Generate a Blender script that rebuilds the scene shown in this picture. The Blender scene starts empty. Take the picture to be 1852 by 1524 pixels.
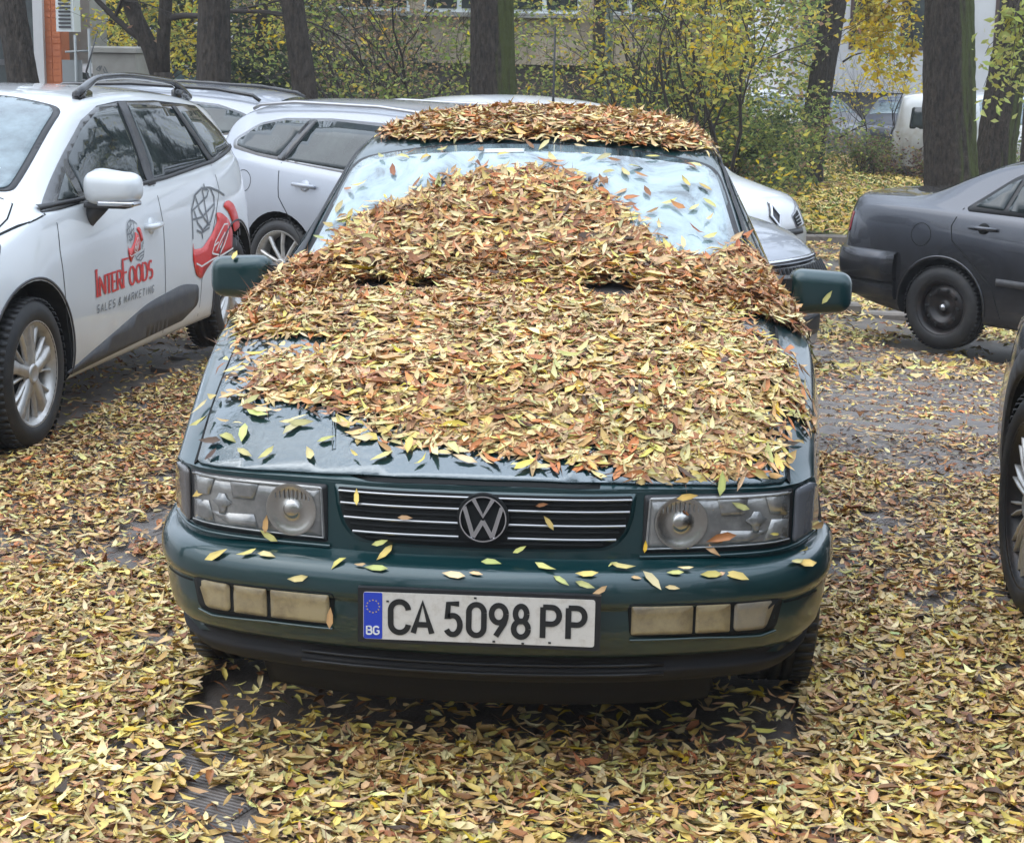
import bpy, bmesh, math, random
import numpy as np
from mathutils import Vector, Matrix
from mathutils.bvhtree import BVHTree
from mathutils.geometry import delaunay_2d_cdt
from mathutils.interpolate import poly_3d_calc

random.seed(7)
RNG = np.random.default_rng(11)
scene = bpy.context.scene
COL = scene.collection
R = math.radians

# ------------------------------------------------------------------ camera, world, light, exposure
cam_d = bpy.data.cameras.new("camera")
cam = bpy.data.objects.new("camera", cam_d)
COL.objects.link(cam)
cam_d.sensor_width = 36.0
cam_d.lens = 3200.0 / 1852.0 * 36.0
cam_d.clip_start = 0.05
cam_d.clip_end = 1000
_p, _r, _yw = R(11.977), R(1.0417), R(-3.5514)
fw = Vector((math.sin(_yw) * math.cos(_p), math.cos(_yw) * math.cos(_p), -math.sin(_p)))
rt = Vector((math.cos(_yw), -math.sin(_yw), 0))
up = rt.cross(fw)
r2 = rt * math.cos(_r) + up * math.sin(_r)
u2 = -rt * math.sin(_r) + up * math.cos(_r)
CAM = Vector((0.3010, -3.7860, 1.6831))
m = Matrix((r2, u2, -fw)).transposed().to_4x4()
m.translation = CAM
cam.matrix_world = m
scene.camera = cam

world = bpy.data.worlds.new("World")
scene.world = world
world.use_nodes = True
wn = world.node_tree
bg = wn.nodes["Background"]
sky = wn.nodes.new("ShaderNodeTexSky")
sky.sky_type = 'NISHITA'
sky.sun_disc = False
sky.sun_elevation = R(56)
sky.sun_rotation = R(250)
sky.altitude = 500
sky.air_density = 1.2
sky.dust_density = 3.0
hsv = wn.nodes.new("ShaderNodeHueSaturation")
hsv.inputs['Saturation'].default_value = 0.38
wn.links.new(sky.outputs[0], hsv.inputs['Color'])
# overcast: the cloud layer is brightest overhead and falls to a third of that at the horizon
wtc = wn.nodes.new("ShaderNodeTexCoord")
wsep = wn.nodes.new("ShaderNodeSeparateXYZ")
wn.links.new(wtc.outputs['Generated'], wsep.inputs[0])
wmr = wn.nodes.new("ShaderNodeMapRange")
wmr.inputs['From Min'].default_value = 0.0
wmr.inputs['From Max'].default_value = 1.0
wmr.inputs['To Min'].default_value = 2.6
wmr.inputs['To Max'].default_value = 11.0
wn.links.new(wsep.outputs['Z'], wmr.inputs['Value'])
wcl = wn.nodes.new("ShaderNodeMix")
wcl.data_type = 'RGBA'
wcl.blend_type = 'MULTIPLY'
wcl.inputs['Factor'].default_value = 1.0
wcl.inputs['A'].default_value = (0.83, 0.95, 1.13, 1)
wn.links.new(wmr.outputs[0], wcl.inputs['B'])
wmx = wn.nodes.new("ShaderNodeMix")
wmx.data_type = 'RGBA'
wmx.inputs['Factor'].default_value = 0.75
wn.links.new(hsv.outputs[0], wmx.inputs['A'])
wn.links.new(wcl.outputs['Result'], wmx.inputs['B'])
wn.links.new(wmx.outputs['Result'], bg.inputs[0])
bg.inputs[1].default_value = 0.15

sun_d = bpy.data.lights.new("sun", 'SUN')
sun_d.energy = 0.5
sun_d.angle = R(70)
sun_d.color = (1.0, 0.97, 0.92)
sun = bpy.data.objects.new("sun", sun_d)
COL.objects.link(sun)
sun.rotation_euler = (R(12), R(-32), 0)

scene.view_settings.view_transform = 'Standard'
scene.view_settings.look = 'None'
scene.view_settings.gamma = 1.0
scene.view_settings.use_curve_mapping = False
scene.view_settings.exposure = 1.03
scene.cycles.max_bounces = 6
scene.cycles.diffuse_bounces = 3
scene.cycles.glossy_bounces = 3


# ------------------------------------------------------------------ materials
def mat(name, col, rough=0.5, metal=0.0, coat=0.0, spec=0.5, noise=None, bump=None, coat_rough=0.04, emit=None):
    """noise=(scale, colour2, lo, hi[, detail]) mottles the colour; bump=(scale, strength[, distance])."""
    mt = bpy.data.materials.new(name)
    mt.use_nodes = True
    nt = mt.node_tree
    b = nt.nodes["Principled BSDF"]
    b.inputs['Base Color'].default_value = (*col, 1)
    b.inputs['Roughness'].default_value = rough
    b.inputs['Metallic'].default_value = metal
    b.inputs['Coat Weight'].default_value = coat
    b.inputs['Coat Roughness'].default_value = coat_rough
    b.inputs['Specular IOR Level'].default_value = spec
    tc = nt.nodes.new("ShaderNodeTexCoord")
    if noise:
        n = nt.nodes.new("ShaderNodeTexNoise")
        n.inputs['Scale'].default_value = noise[0]
        n.inputs['Detail'].default_value = noise[4] if len(noise) > 4 else 5
        n.inputs['Roughness'].default_value = 0.65
        nt.links.new(tc.outputs['Object'], n.inputs['Vector'])
        cr = nt.nodes.new("ShaderNodeValToRGB")
        cr.color_ramp.elements[0].position = noise[2]
        cr.color_ramp.elements[1].position = noise[3]
        cr.color_ramp.elements[0].color = (*col, 1)
        cr.color_ramp.elements[1].color = (*noise[1], 1)
        nt.links.new(n.outputs['Fac'], cr.inputs[0])
        nt.links.new(cr.outputs[0], b.inputs['Base Color'])
    if bump:
        n2 = nt.nodes.new("ShaderNodeTexNoise")
        n2.inputs['Scale'].default_value = bump[0]
        n2.inputs['Detail'].default_value = 4
        nt.links.new(tc.outputs['Object'], n2.inputs['Vector'])
        bp = nt.nodes.new("ShaderNodeBump")
        bp.inputs['Strength'].default_value = bump[1]
        bp.inputs['Distance'].default_value = bump[2] if len(bump) > 2 else 0.01
        nt.links.new(n2.outputs['Fac'], bp.inputs['Height'])
        nt.links.new(bp.outputs[0], b.inputs['Normal'])
        if coat:
            nt.links.new(bp.outputs[0], b.inputs['Coat Normal'])
    return mt


def node_of(mt, kind):
    return [n for n in mt.node_tree.nodes if n.bl_idname == kind][0]


def paint(name, col, metal=0.0, rough=0.35, dirt=(0.10, 0.08, 0.055), wet=0.25, dirt_h=0.45):
    """car paint: clear coat over the colour, rain film as fine bump, road grime that thins out with height."""
    mt = mat(name, col, rough, metal, coat=1.0, coat_rough=0.03, bump=(70, wet, 0.0012))
    nt = mt.node_tree
    b = nt.nodes["Principled BSDF"]
    tc = node_of(mt, "ShaderNodeTexCoord")
    sep = nt.nodes.new("ShaderNodeSeparateXYZ")
    geo = nt.nodes.new("ShaderNodeNewGeometry")
    nt.links.new(geo.outputs['Position'], sep.inputs[0])
    mr = nt.nodes.new("ShaderNodeMapRange")
    mr.inputs['From Min'].default_value = dirt_h + 0.15
    mr.inputs['From Max'].default_value = 0.12
    nt.links.new(sep.outputs['Z'], mr.inputs['Value'])
    n = nt.nodes.new("ShaderNodeTexNoise")
    n.inputs['Scale'].default_value = 7
    n.inputs['Detail'].default_value = 8
    nt.links.new(tc.outputs['Object'], n.inputs['Vector'])
    mul = nt.nodes.new("ShaderNodeMath")
    mul.operation = 'MULTIPLY'
    nt.links.new(mr.outputs[0], mul.inputs[0])
    nt.links.new(n.outputs['Fac'], mul.inputs[1])
    mix = nt.nodes.new("ShaderNodeMix")
    mix.data_type = 'RGBA'
    mix.inputs['A'].default_value = (*col, 1)
    mix.inputs['B'].default_value = (*dirt, 1)
    nt.links.new(mul.outputs[0], mix.inputs['Factor'])
    nt.links.new(mix.outputs['Result'], b.inputs['Base Color'])
    inv = nt.nodes.new("ShaderNodeMath")
    inv.operation = 'MULTIPLY_ADD'
    inv.inputs[1].default_value = -1.3
    inv.inputs[2].default_value = 1.0
    inv.use_clamp = True
    nt.links.new(mul.outputs[0], inv.inputs[0])
    nt.links.new(inv.outputs[0], b.inputs['Coat Weight'])
    return mt


M = {}
M['green'] = paint('green_paint', (0.001, 0.030, 0.033), metal=0.25, rough=0.35, dirt=(0.075, 0.07, 0.05), wet=0.10, dirt_h=0.38)
M['green_wet'] = mat('green_paint_wet_top', (0.001, 0.030, 0.036), 0.25, 0.25, coat=1.0, bump=(60, 0.32, 0.004), coat_rough=0.015)
for _k in ('green', 'green_wet'):
    M[_k].node_tree.nodes["Principled BSDF"].inputs['Coat IOR'].default_value = 2.25 if _k == 'green_wet' else 1.5
M['white'] = paint('white_paint', (0.66, 0.68, 0.69), rough=0.4, dirt=(0.33, 0.27, 0.19), wet=0.08)
M['white2'] = paint('white_paint_plain', (0.70, 0.72, 0.74), rough=0.4, dirt=(0.33, 0.29, 0.22), wet=0.15)
M['silver'] = paint('silver_paint', (0.33, 0.35, 0.39), metal=0.25, rough=0.38, wet=0.12)
M['greypaint'] = paint('dark_grey_paint', (0.060, 0.065, 0.078), metal=0.65, rough=0.26, wet=0.06, dirt=(0.05, 0.045, 0.04))
M['darkblue'] = paint('blue_grey_paint', (0.014, 0.018, 0.026), metal=0.3, rough=0.35, wet=0.2)
M['black'] = mat('black_plastic', (0.012, 0.012, 0.013), 0.45, bump=(200, 0.1, 0.001))
M['blackgloss'] = mat('black_gloss', (0.008, 0.008, 0.009), 0.12, coat=0.6)
M['greyplastic'] = mat('charcoal_plastic', (0.045, 0.045, 0.05), 0.55, noise=(20, (0.07, 0.068, 0.065), .4, .7))
M['liner'] = mat('wheel_well_black', (0.006, 0.006, 0.006), 0.9)
M['rubber'] = mat('tyre_rubber', (0.016, 0.016, 0.017), 0.6, noise=(14, (0.035, 0.032, 0.028), .45, .75), bump=(90, .2, .002))
M['alloy'] = mat('alloy_silver', (0.55, 0.54, 0.52), 0.35, 0.6, noise=(9, (0.32, 0.29, 0.26), .45, .75))
M['steelrim'] = mat('black_steel_rim', (0.022, 0.02, 0.02), 0.35, 0.3, noise=(15, (0.05, 0.035, 0.028), .5, .7))
M['chrome'] = mat('chrome', (0.62, 0.62, 0.64), 0.14, 1.0)
M['chromedull'] = mat('dull_chrome', (0.45, 0.45, 0.46), 0.3, 0.9)
M['glass'] = mat('tinted_window_glass', (0.018, 0.026, 0.027), 0.03, 0.0, coat=0.15, spec=0.6, noise=(3.0, (0.05, 0.065, 0.06), .45, .75), bump=(9, .06, .01))
M['glasslight'] = mat('windscreen_glass', (0.06, 0.09, 0.10), 0.06, 0.0, coat=0.5, spec=0.7, noise=(6.0, (0.20, 0.27, 0.29), .35, .7), bump=(60, .25, .002))
M['red_lamp'] = mat('red_lamp', (0.25, 0.012, 0.02), 0.12, coat=1.0)
M['lampglass'] = mat('lamp_lens', (0.33, 0.33, 0.32), 0.12, 0.35, coat=1.0, noise=(14, (0.15, 0.15, 0.145), .35, .7))
M['seam'] = mat('panel_gap_black', (0.004, 0.005, 0.005), 0.9)
M['red'] = mat('red_print', (0.62, 0.025, 0.02), 0.4, coat=0.5)
M['greyprint'] = mat('grey_print', (0.13, 0.14, 0.15), 0.4, coat=0.5)
M['whiteprint'] = mat('white_print', (0.72, 0.72, 0.70), 0.4)
M['plastic_white'] = mat('white_sticker', (0.75, 0.80, 0.80), 0.4)

# misted windscreen: condensation streaks and clear dark patches
mt = mat('misted_windscreen', (0.34, 0.43, 0.46), 0.07, 0.0, coat=1.0, spec=0.8, noise=(4.5, (0.36, 0.45, 0.48), .3, .6, 8), bump=(70, .22, .002))
nt = mt.node_tree
cr = node_of(mt, "ShaderNodeValToRGB").color_ramp
cr.elements[0].position = 0.37
cr.elements[0].color = (0.035, 0.055, 0.06, 1)
cr.elements[1].position = 0.62
cr.elements[1].color = (0.34, 0.44, 0.47, 1)
e = cr.elements.new(0.48)
e.color = (0.24, 0.32, 0.345, 1)
nz = [n for n in nt.nodes if n.bl_idname == "ShaderNodeTexNoise"][0]
nz.inputs['Distortion'].default_value = 1.2
M['mist'] = mt

# headlamp lens: clear glass over a reflector, ribbed
mt = mat('headlamp_lens', (0.20, 0.195, 0.185), 0.2, 0.45, coat=1.0, noise=(9, (0.42, 0.41, 0.38), .40, .72), bump=(20, .5, .006))
M['headlens'] = mt
M['reflector'] = mat('lamp_reflector', (0.48, 0.47, 0.44), 0.24, 1.0, noise=(30, (0.45, 0.42, 0.38), .3, .7), bump=(60, .2, .002))
M['indicator'] = mat('indicator_lens', (0.16, 0.165, 0.18), 0.2, 0.1, coat=1.0, bump=(25, .2, .002))
M['indicator_dirty'] = mat('indicator_lens_dirty', (0.10, 0.09, 0.085), 0.25, 0.1, coat=1.0, bump=(25, .2, .002))
M['fog'] = mat('yellowed_fog_lens', (0.34, 0.27, 0.15), 0.35, 0.0, coat=0.6, noise=(16, (0.17, 0.13, 0.08), .42, .68, 8))
M['foggrey'] = mat('grey_lens_dirty', (0.28, 0.235, 0.165), 0.35, 0.0, coat=0.5, noise=(13, (0.18, 0.16, 0.13), .4, .7))
M['plate'] = mat('number_plate_white', (0.60, 0.56, 0.50), 0.4, noise=(60, (0.47, 0.42, 0.35), .5, .75, 8))
M['plateblack'] = mat('number_plate_black', (0.012, 0.012, 0.012), 0.5)
M['plateblue'] = mat('number_plate_blue', (0.02, 0.05, 0.42), 0.4)
M['yellowprint'] = mat('yellow_print', (0.55, 0.42, 0.05), 0.4)
def barkmat(name, c1, c2):
    mt = mat(name, c1, 0.95, noise=(26, c2, .36, .70, 12), bump=(34, 1.0, .045))
    nt = mt.node_tree
    tc = node_of(mt, "ShaderNodeTexCoord")
    mp = nt.nodes.new("ShaderNodeMapping")
    mp.inputs['Scale'].default_value = (1, 1, .38)
    nt.links.new(tc.outputs['Object'], mp.inputs['Vector'])
    for n in nt.nodes:
        if n.bl_idname == "ShaderNodeTexNoise": nt.links.new(mp.outputs[0], n.inputs['Vector'])
    return mt


M['bark'] = barkmat('bark', (0.018, 0.0145, 0.011), (0.078, 0.062, 0.048))
M['twig'] = mat('twig_bark', (0.04, 0.032, 0.026), 0.8)
M['stone'] = mat('kerb_stone', (0.16, 0.14, 0.12), 0.8, noise=(10, (0.24, 0.21, 0.18), .35, .7), bump=(60, .4, .004))


def leaf_material(name, rough=0.45, trans=0.0):
    mt = bpy.data.materials.new(name)
    mt.use_nodes = True
    nt = mt.node_tree
    b = nt.nodes["Principled BSDF"]
    at = nt.nodes.new("ShaderNodeAttribute")
    at.attribute_name = "leafcol"
    nt.links.new(at.outputs['Color'], b.inputs['Base Color'])
    b.inputs['Roughness'].default_value = rough
    b.inputs['Specular IOR Level'].default_value = 0.35
    if trans:
        tr = nt.nodes.new("ShaderNodeBsdfTranslucent")
        nt.links.new(at.outputs['Color'], tr.inputs['Color'])
        mx = nt.nodes.new("ShaderNodeMixShader")
        mx.inputs[0].default_value = trans
        nt.links.new(b.outputs[0], mx.inputs[1])
        nt.links.new(tr.outputs[0], mx.inputs[2])
        nt.links.new(mx.outputs[0], nt.nodes["Material Output"].inputs[0])
    return mt


M['leaf'] = leaf_material('fallen_leaf')
M['foliage'] = leaf_material('tree_leaf', 0.5, 0.5)


# ------------------------------------------------------------------ object helpers
def tag(o, label=None, cat=None, group=None, kind=None):
    if label: o['label'] = label
    if cat: o['category'] = cat
    if group: o['group'] = group
    if kind: o['kind'] = kind
    return o


def empty(name, loc=(0, 0, 0), rz=0.0, parent=None):
    o = bpy.data.objects.new(name, None)
    o.empty_display_size = 0.1
    o.location = loc
    o.rotation_euler = (0, 0, rz)
    COL.objects.link(o)
    if parent: o.parent = parent
    return o


def mesh_obj(name, verts, faces, mt, parent=None, smooth=True):
    me = bpy.data.meshes.new(name)
    me.from_pydata([tuple(v) for v in verts], [], [tuple(f) for f in faces])
    me.update()
    if smooth:
        me.polygons.foreach_set("use_smooth", [True] * len(me.polygons))
    mts = mt if isinstance(mt, (list, tuple)) else [mt]
    for x in mts: me.materials.append(x)
    o = bpy.data.objects.new(name, me)
    COL.objects.link(o)
    if parent: o.parent = parent
    return o


def link_mesh(name, me, parent=None, loc=(0, 0, 0), rot=(0, 0, 0), scale=(1, 1, 1)):
    o = bpy.data.objects.new(name, me)
    o.location = loc
    o.rotation_euler = rot
    o.scale = scale
    COL.objects.link(o)
    if parent: o.parent = parent
    return o


def copy_tree(o, parent=None):
    c = o.copy()
    COL.objects.link(c)
    c.parent = parent
    for ch in o.children:
        copy_tree(ch, c)
    return c


class MB:
    """mesh builder"""
    def __init__(s):
        s.v = []
        s.f = []

    def add(s, v, f):
        n = len(s.v)
        s.v += [tuple(x) for x in v]
        s.f += [tuple(i + n for i in q) for q in f]
        return s

    def box(s, cx, cy, cz, sx, sy, sz, rz=0.0, bev=0.0):
        hx, hy, hz = sx / 2, sy / 2, sz / 2
        if bev <= 0:
            P = [(-hx, -hy, -hz), (hx, -hy, -hz), (hx, hy, -hz), (-hx, hy, -hz), (-hx, -hy, hz), (hx, -hy, hz), (hx, hy, hz), (-hx, hy, hz)]
            F = [(0, 3, 2, 1), (4, 5, 6, 7), (0, 1, 5, 4), (1, 2, 6, 5), (2, 3, 7, 6), (3, 0, 4, 7)]
        else:
            P = [(-hx, -hy, -hz), (hx, -hy, -hz), (hx, hy, -hz), (-hx, hy, -hz),
                 (-hx, -hy, hz - bev), (hx, -hy, hz - bev), (hx, hy, hz - bev), (-hx, hy, hz - bev),
                 (-hx + bev, -hy + bev, hz), (hx - bev, -hy + bev, hz), (hx - bev, hy - bev, hz), (-hx + bev, hy - bev, hz)]
            F = [(0, 3, 2, 1), (0, 1, 5, 4), (1, 2, 6, 5), (2, 3, 7, 6), (3, 0, 4, 7),
                 (4, 5, 9, 8), (5, 6, 10, 9), (6, 7, 11, 10), (7, 4, 8, 11), (8, 9, 10, 11)]
        c, sn = math.cos(rz), math.sin(rz)
        P = [(cx + x * c - y * sn, cy + x * sn + y * c, cz + z) for x, y, z in P]
        return s.add(P, F)

    def tube(s, pts, rad, n=6, caps=True):
        pts = [Vector(p) for p in pts]
        if not isinstance(rad, (list, tuple, np.ndarray)): rad = [rad] * len(pts)
        V = []
        pu = None
        for i, p in enumerate(pts):
            t = (pts[min(i + 1, len(pts) - 1)] - pts[max(i - 1, 0)])
            t.normalize()
            if pu is None:
                a = Vector((1, 0, 0)) if abs(t.x) < 0.8 else Vector((0, 1, 0))
                pu = t.cross(a).normalized()
            else:
                pu = (pu - t * pu.dot(t))
                if pu.length < 1e-6: pu = t.orthogonal()
                pu.normalize()
            w = t.cross(pu)
            for k in range(n):
                a = 2 * math.pi * k / n
                V.append(p + (pu * math.cos(a) + w * math.sin(a)) * float(rad[i]))
        F = []
        for i in range(len(pts) - 1):
            for k in range(n):
                a, b = i * n + k, i * n + (k + 1) % n
                F.append((a, b, b + n, a + n))
        if caps:
            F.append(tuple(range(n))[::-1])
            F.append(tuple((len(pts) - 1) * n + k for k in range(n)))
        return s.add(V, F)

    def lathe(s, prof, n=32, axis='x', c=(0, 0, 0), closed=False):
        """prof: (axial, radius) pairs, turned about the x axis."""
        V = []
        for a, r in prof:
            for k in range(n):
                t = 2 * math.pi * k / n
                if axis == 'x': V.append((c[0] + a, c[1] + r * math.cos(t), c[2] + r * math.sin(t)))
                elif axis == 'y': V.append((c[0] + r * math.cos(t), c[1] + a, c[2] + r * math.sin(t)))
                else: V.append((c[0] + r * math.cos(t), c[1] + r * math.sin(t), c[2] + a))
        F = []
        m_ = len(prof)
        for i in range(m_ if closed else m_ - 1):
            j = (i + 1) % m_
            for k in range(n):
                k2 = (k + 1) % n
                F.append((i * n + k, j * n + k, j * n + k2, i * n + k2))
        return s.add(V, F)

    def build(s, name, mt, parent=None, smooth=True):
        return mesh_obj(name, s.v, s.f, mt, parent, smooth)


def pchip(x, pts):
    """monotone cubic through (x, y) control points"""
    X = np.array([p[0] for p in pts], float)
    Y = np.array([p[1] for p in pts], float)
    h = np.diff(X)
    d = np.diff(Y) / h
    mm = np.zeros(len(X))
    for i in range(1, len(X) - 1):
        if d[i - 1] * d[i] > 0:
            w1, w2 = 2 * h[i] + h[i - 1], h[i] + 2 * h[i - 1]
            mm[i] = (w1 + w2) / (w1 / d[i - 1] + w2 / d[i])
    mm[0], mm[-1] = d[0], d[-1]
    x = np.clip(x, X[0], X[-1])
    i = np.clip(np.searchsorted(X, x) - 1, 0, len(h) - 1)
    t = (x - X[i]) / h[i]
    return float((2 * t**3 - 3 * t**2 + 1) * Y[i] + (t**3 - 2 * t**2 + t) * h[i] * mm[i] + (-2 * t**3 + 3 * t**2) * Y[i + 1] + (t**3 - t**2) * h[i] * mm[i + 1])


def rpoly(pts, r=0.03, n=4):
    """polygon with rounded corners; a point may carry its own radius as third value"""
    out = []
    N = len(pts)
    for i in range(N):
        p = Vector(pts[i][:2])
        a = Vector(pts[i - 1][:2])
        b = Vector(pts[(i + 1) % N][:2])
        rr = pts[i][2] if len(pts[i]) > 2 else r
        da, db = (a - p), (b - p)
        rr = min(rr, da.length * .45, db.length * .45)
        if rr < 1e-4:
            out.append((p.x, p.y))
            continue
        p0 = p + da.normalized() * rr
        p1 = p + db.normalized() * rr
        for k in range(n + 1):
            t = k / n
            q = p0 * (1 - t)**2 + p * 2 * t * (1 - t) + p1 * t**2
            out.append((q.x, q.y))
    return out


class Surf:
    """looks up points on a car body so that outlines drawn in side, front or top view can be laid on it"""
    def __init__(s, verts, faces):
        s.b = BVHTree.FromPolygons([tuple(v) for v in verts], [tuple(f) for f in faces])

    def hit(s, o, d):
        h = s.b.ray_cast(Vector(o), Vector(d))
        if h[0] is None: return None
        n = h[1]
        if n.dot(Vector(d)) > 0: n = -n
        return h[0], n

    def side(s, sg, off=0.003):
        def f(y, z):
            h = s.hit((sg * 3, y, z), (-sg, 0, 0))
            if h is None:
                q = s.b.find_nearest(Vector((sg * .85, y, z)))
                h = (q[0], Vector((sg, 0, 0)))
            return h[0] + h[1] * off, h[1]
        return f

    def front(s, off=0.003, rear=False):
        def f(x, z):
            h = s.hit((x, 9 if rear else -3, z), (0, -1 if rear else 1, 0))
            if h is None:
                q = s.b.find_nearest(Vector((x, 9 if rear else 0, z)))
                h = (q[0], Vector((0, 1 if rear else -1, 0)))
            return h[0] + h[1] * off, h[1]
        return f

    def top(s, off=0.003):
        def f(x, y):
            h = s.hit((x, y, 4), (0, 0, -1))
            if h is None:
                q = s.b.find_nearest(Vector((x, y, 1.0)))
                h = (q[0], Vector((0, 0, 1)))
            return h[0] + h[1] * off, h[1]
        return f


def panel(name, fmap, outline, mt, parent, thick=0.008, res=0.08, smooth=True, hole=None):
    """a sheet with thickness whose outline is drawn in 2D and laid on a surface by fmap"""
    pts = [tuple(p[:2]) for p in outline]
    # densify the outline
    P = []
    for i, a in enumerate(pts):
        b = pts[(i + 1) % len(pts)]
        L = math.hypot(b[0] - a[0], b[1] - a[1])
        k = max(1, int(L / res))
        for j in range(k): P.append((a[0] + (b[0] - a[0]) * j / k, a[1] + (b[1] - a[1]) * j / k))
    nb = len(P)
    xs = [p[0] for p in P]
    ys = [p[1] for p in P]

    def inside(x, y):
        c = False
        for i in range(nb):
            x1, y1 = P[i]
            x2, y2 = P[(i + 1) % nb]
            if (y1 > y) != (y2 > y) and x < (x2 - x1) * (y - y1) / (y2 - y1) + x1: c = not c
        return c
    G = []
    nx = int((max(xs) - min(xs)) / res)
    ny = int((max(ys) - min(ys)) / res)
    for i in range(1, nx + 1):
        for j in range(1, ny + 1):
            x, y = min(xs) + i * res - res * .5, min(ys) + j * res - res * .5
            if inside(x, y):
                dm = min((x - a) ** 2 + (y - b) ** 2 for a, b in P)
                if dm > (res * .35) ** 2: G.append((x, y))
    V2 = [Vector(p) for p in P + G]
    r = delaunay_2d_cdt(V2, [(i, (i + 1) % nb) for i in range(nb)], [], 1, 1e-7)
    v2, ed, fc = r[0], r[1], r[2]
    top, bot = [], []
    for q in v2:
        a, n = fmap(q.x, q.y)
        top.append(a)
        bot.append(a - n * thick)
    n = len(top)
    F = []
    # orientation
    if fc:
        f0 = fc[0]
        nn = (top[f0[1]] - top[f0[0]]).cross(top[f0[2]] - top[f0[0]])
        _, nrm = fmap(v2[f0[0]].x, v2[f0[0]].y)
        flip = nn.dot(nrm) < 0
    else:
        flip = False
    from collections import Counter
    cnt = {}
    for f in fc:
        f = tuple(f)[::-1] if flip else tuple(f)
        F.append(f)
        for i in range(len(f)):
            e_ = (f[i], f[(i + 1) % len(f)])
            cnt[e_] = 1
    rim = []
    for (a, b) in cnt:
        if (b, a) not in cnt: rim.append((b, a, a + n, b + n))
    nf = len(F)
    V = top + bot
    F2 = F + rim
    me = bpy.data.meshes.new(name)
    me.from_pydata([tuple(v) for v in V], [], F2)
    me.update()
    if smooth:
        me.polygons.foreach_set("use_smooth", [i < nf for i in range(len(F2))])
    me.materials.append(mt)
    o = bpy.data.objects.new(name, me)
    COL.objects.link(o)
    if parent: o.parent = parent
    return o


def ribbon(mb, fmap, pts, w, thick=0.0, closed=False, lift=0.0):
    """a strip of width w along a 2D polyline laid on a surface"""
    pts = [Vector(p) for p in pts]
    N = len(pts)
    V = []
    for i in range(N):
        if closed:
            a, b = pts[i - 1], pts[(i + 1) % N]
        else:
            a, b = pts[max(0, i - 1)], pts[min(N - 1, i + 1)]
        t = (b - a)
        if t.length < 1e-9: t = Vector((1, 0))
        t.normalize()
        nn = Vector((-t.y, t.x))
        ww = w[i] if isinstance(w, (list, tuple)) else w
        for sgn in (-1, 1):
            q = pts[i] + nn * (ww * .5 * sgn)
            P, nr = fmap(q.x, q.y)
            V.append(P + nr * (thick + lift))
            V.append(P + nr * lift)
    F = []
    for i in range(N if closed else N - 1):
        j = (i + 1) % N
        a, b = i * 4, j * 4
        F += [(a, a + 2, b + 2, b)]
        if thick > 0: F += [(a + 1, a, b, b + 1), (a + 2, a + 3, b + 3, b + 2)]
    mb.add(V, F)


def densify(pts, d, closed=False):
    out = []
    n = len(pts)
    for i in range(n if closed else n - 1):
        a, b = pts[i], pts[(i + 1) % n]
        k = max(1, int(math.hypot(b[0] - a[0], b[1] - a[1]) / d))
        for j in range(k): out.append((a[0] + (b[0] - a[0]) * j / k, a[1] + (b[1] - a[1]) * j / k))
    if not closed: out.append(tuple(pts[-1]))
    return out


def arc(cx, cy, rx, ry, a0, a1, n=14):
    return [(cx + rx * math.cos(R(a0 + (a1 - a0) * i / n)), cy + ry * math.sin(R(a0 + (a1 - a0) * i / n))) for i in range(n + 1)]


# ------------------------------------------------------------------ terrain
def tz(x, y):
    D = y + 3.786
    if D < 1: D = 1
    xi = min(4.0, max(-3.0, x * 12.8 / D))
    A = 1.15 * (0.64 + 0.148 * xi)
    g = 1 - math.exp(-max(0.0, y - 4.0) / 10.0)
    return -A * g


def at(u, D):
    """world x, y of the point D metres out along a given bearing from the viewer"""
    a = math.atan((u - 926) / 3200.0) + _yw
    return CAM.x + (D) * math.tan(a), CAM.y + D


# ================================================================== GROUND
xs = sorted(set(list(np.linspace(-12, 14, 66)) + list(np.linspace(-200, -14, 20)) + list(np.linspace(16, 200, 20))))
ys_ = sorted(set(list(np.linspace(-6, 45, 100)) + list(np.linspace(-200, -8, 16)) + list(np.linspace(48, 300, 24))))
V, F = [], []
for yy in ys_:
    for xx in xs: V.append((xx, yy, tz(xx, yy) - 0.03 if yy < 9 and abs(xx) < 4 else tz(xx, yy) - 0.012))
nx = len(xs)
for j in range(len(ys_) - 1):
    for i in range(nx - 1):
        a = j * nx + i
        F.append((a, a + 1, a + 1 + nx, a + nx))
M['ground'] = mat('wet_asphalt', (0.085, 0.072, 0.062), 0.5, noise=(2.2, (0.17, 0.14, 0.115), .38, .7, 12), bump=(90, .6, .006))
ground = mesh_obj('ground', V, F, M['ground'])
tag(ground, kind='structure')

# concrete paving slabs with a ribbed face, laid on the bias under the leaves
M['slab'] = mat('ribbed_slab', (0.10, 0.088, 0.08), 0.45, noise=(6, (0.20, 0.17, 0.15), .35, .7, 10), bump=(120, .35, .004))
nt = M['slab'].node_tree
b = nt.nodes["Principled BSDF"]
tc = node_of(M['slab'], "ShaderNodeTexCoord")
wv = nt.nodes.new("ShaderNodeTexWave")
wv.inputs['Scale'].default_value = 22
wv.inputs['Distortion'].default_value = 0.6
nt.links.new(tc.outputs['Object'], wv.inputs['Vector'])
bp2 = nt.nodes.new("ShaderNodeBump")
bp2.inputs['Strength'].default_value = 0.45
bp2.inputs['Distance'].default_value = 0.006
nt.links.new(wv.outputs['Fac'], bp2.inputs['Height'])
bpo = node_of(M['slab'], "ShaderNodeBump")
nt.links.new(bpo.outputs[0], bp2.inputs['Normal'])
nt.links.new(bp2.outputs[0], b.inputs['Normal'])
mb = MB()
mb.box(0, 0, -0.02, 0.395, 0.395, 0.04, bev=0.006)
slab0 = mb.build('paving_slab', M['slab'], ground, smooth=False)
slab_me = slab0.data
bpy.data.objects.remove(slab0)
ang = R(-24)
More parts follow.
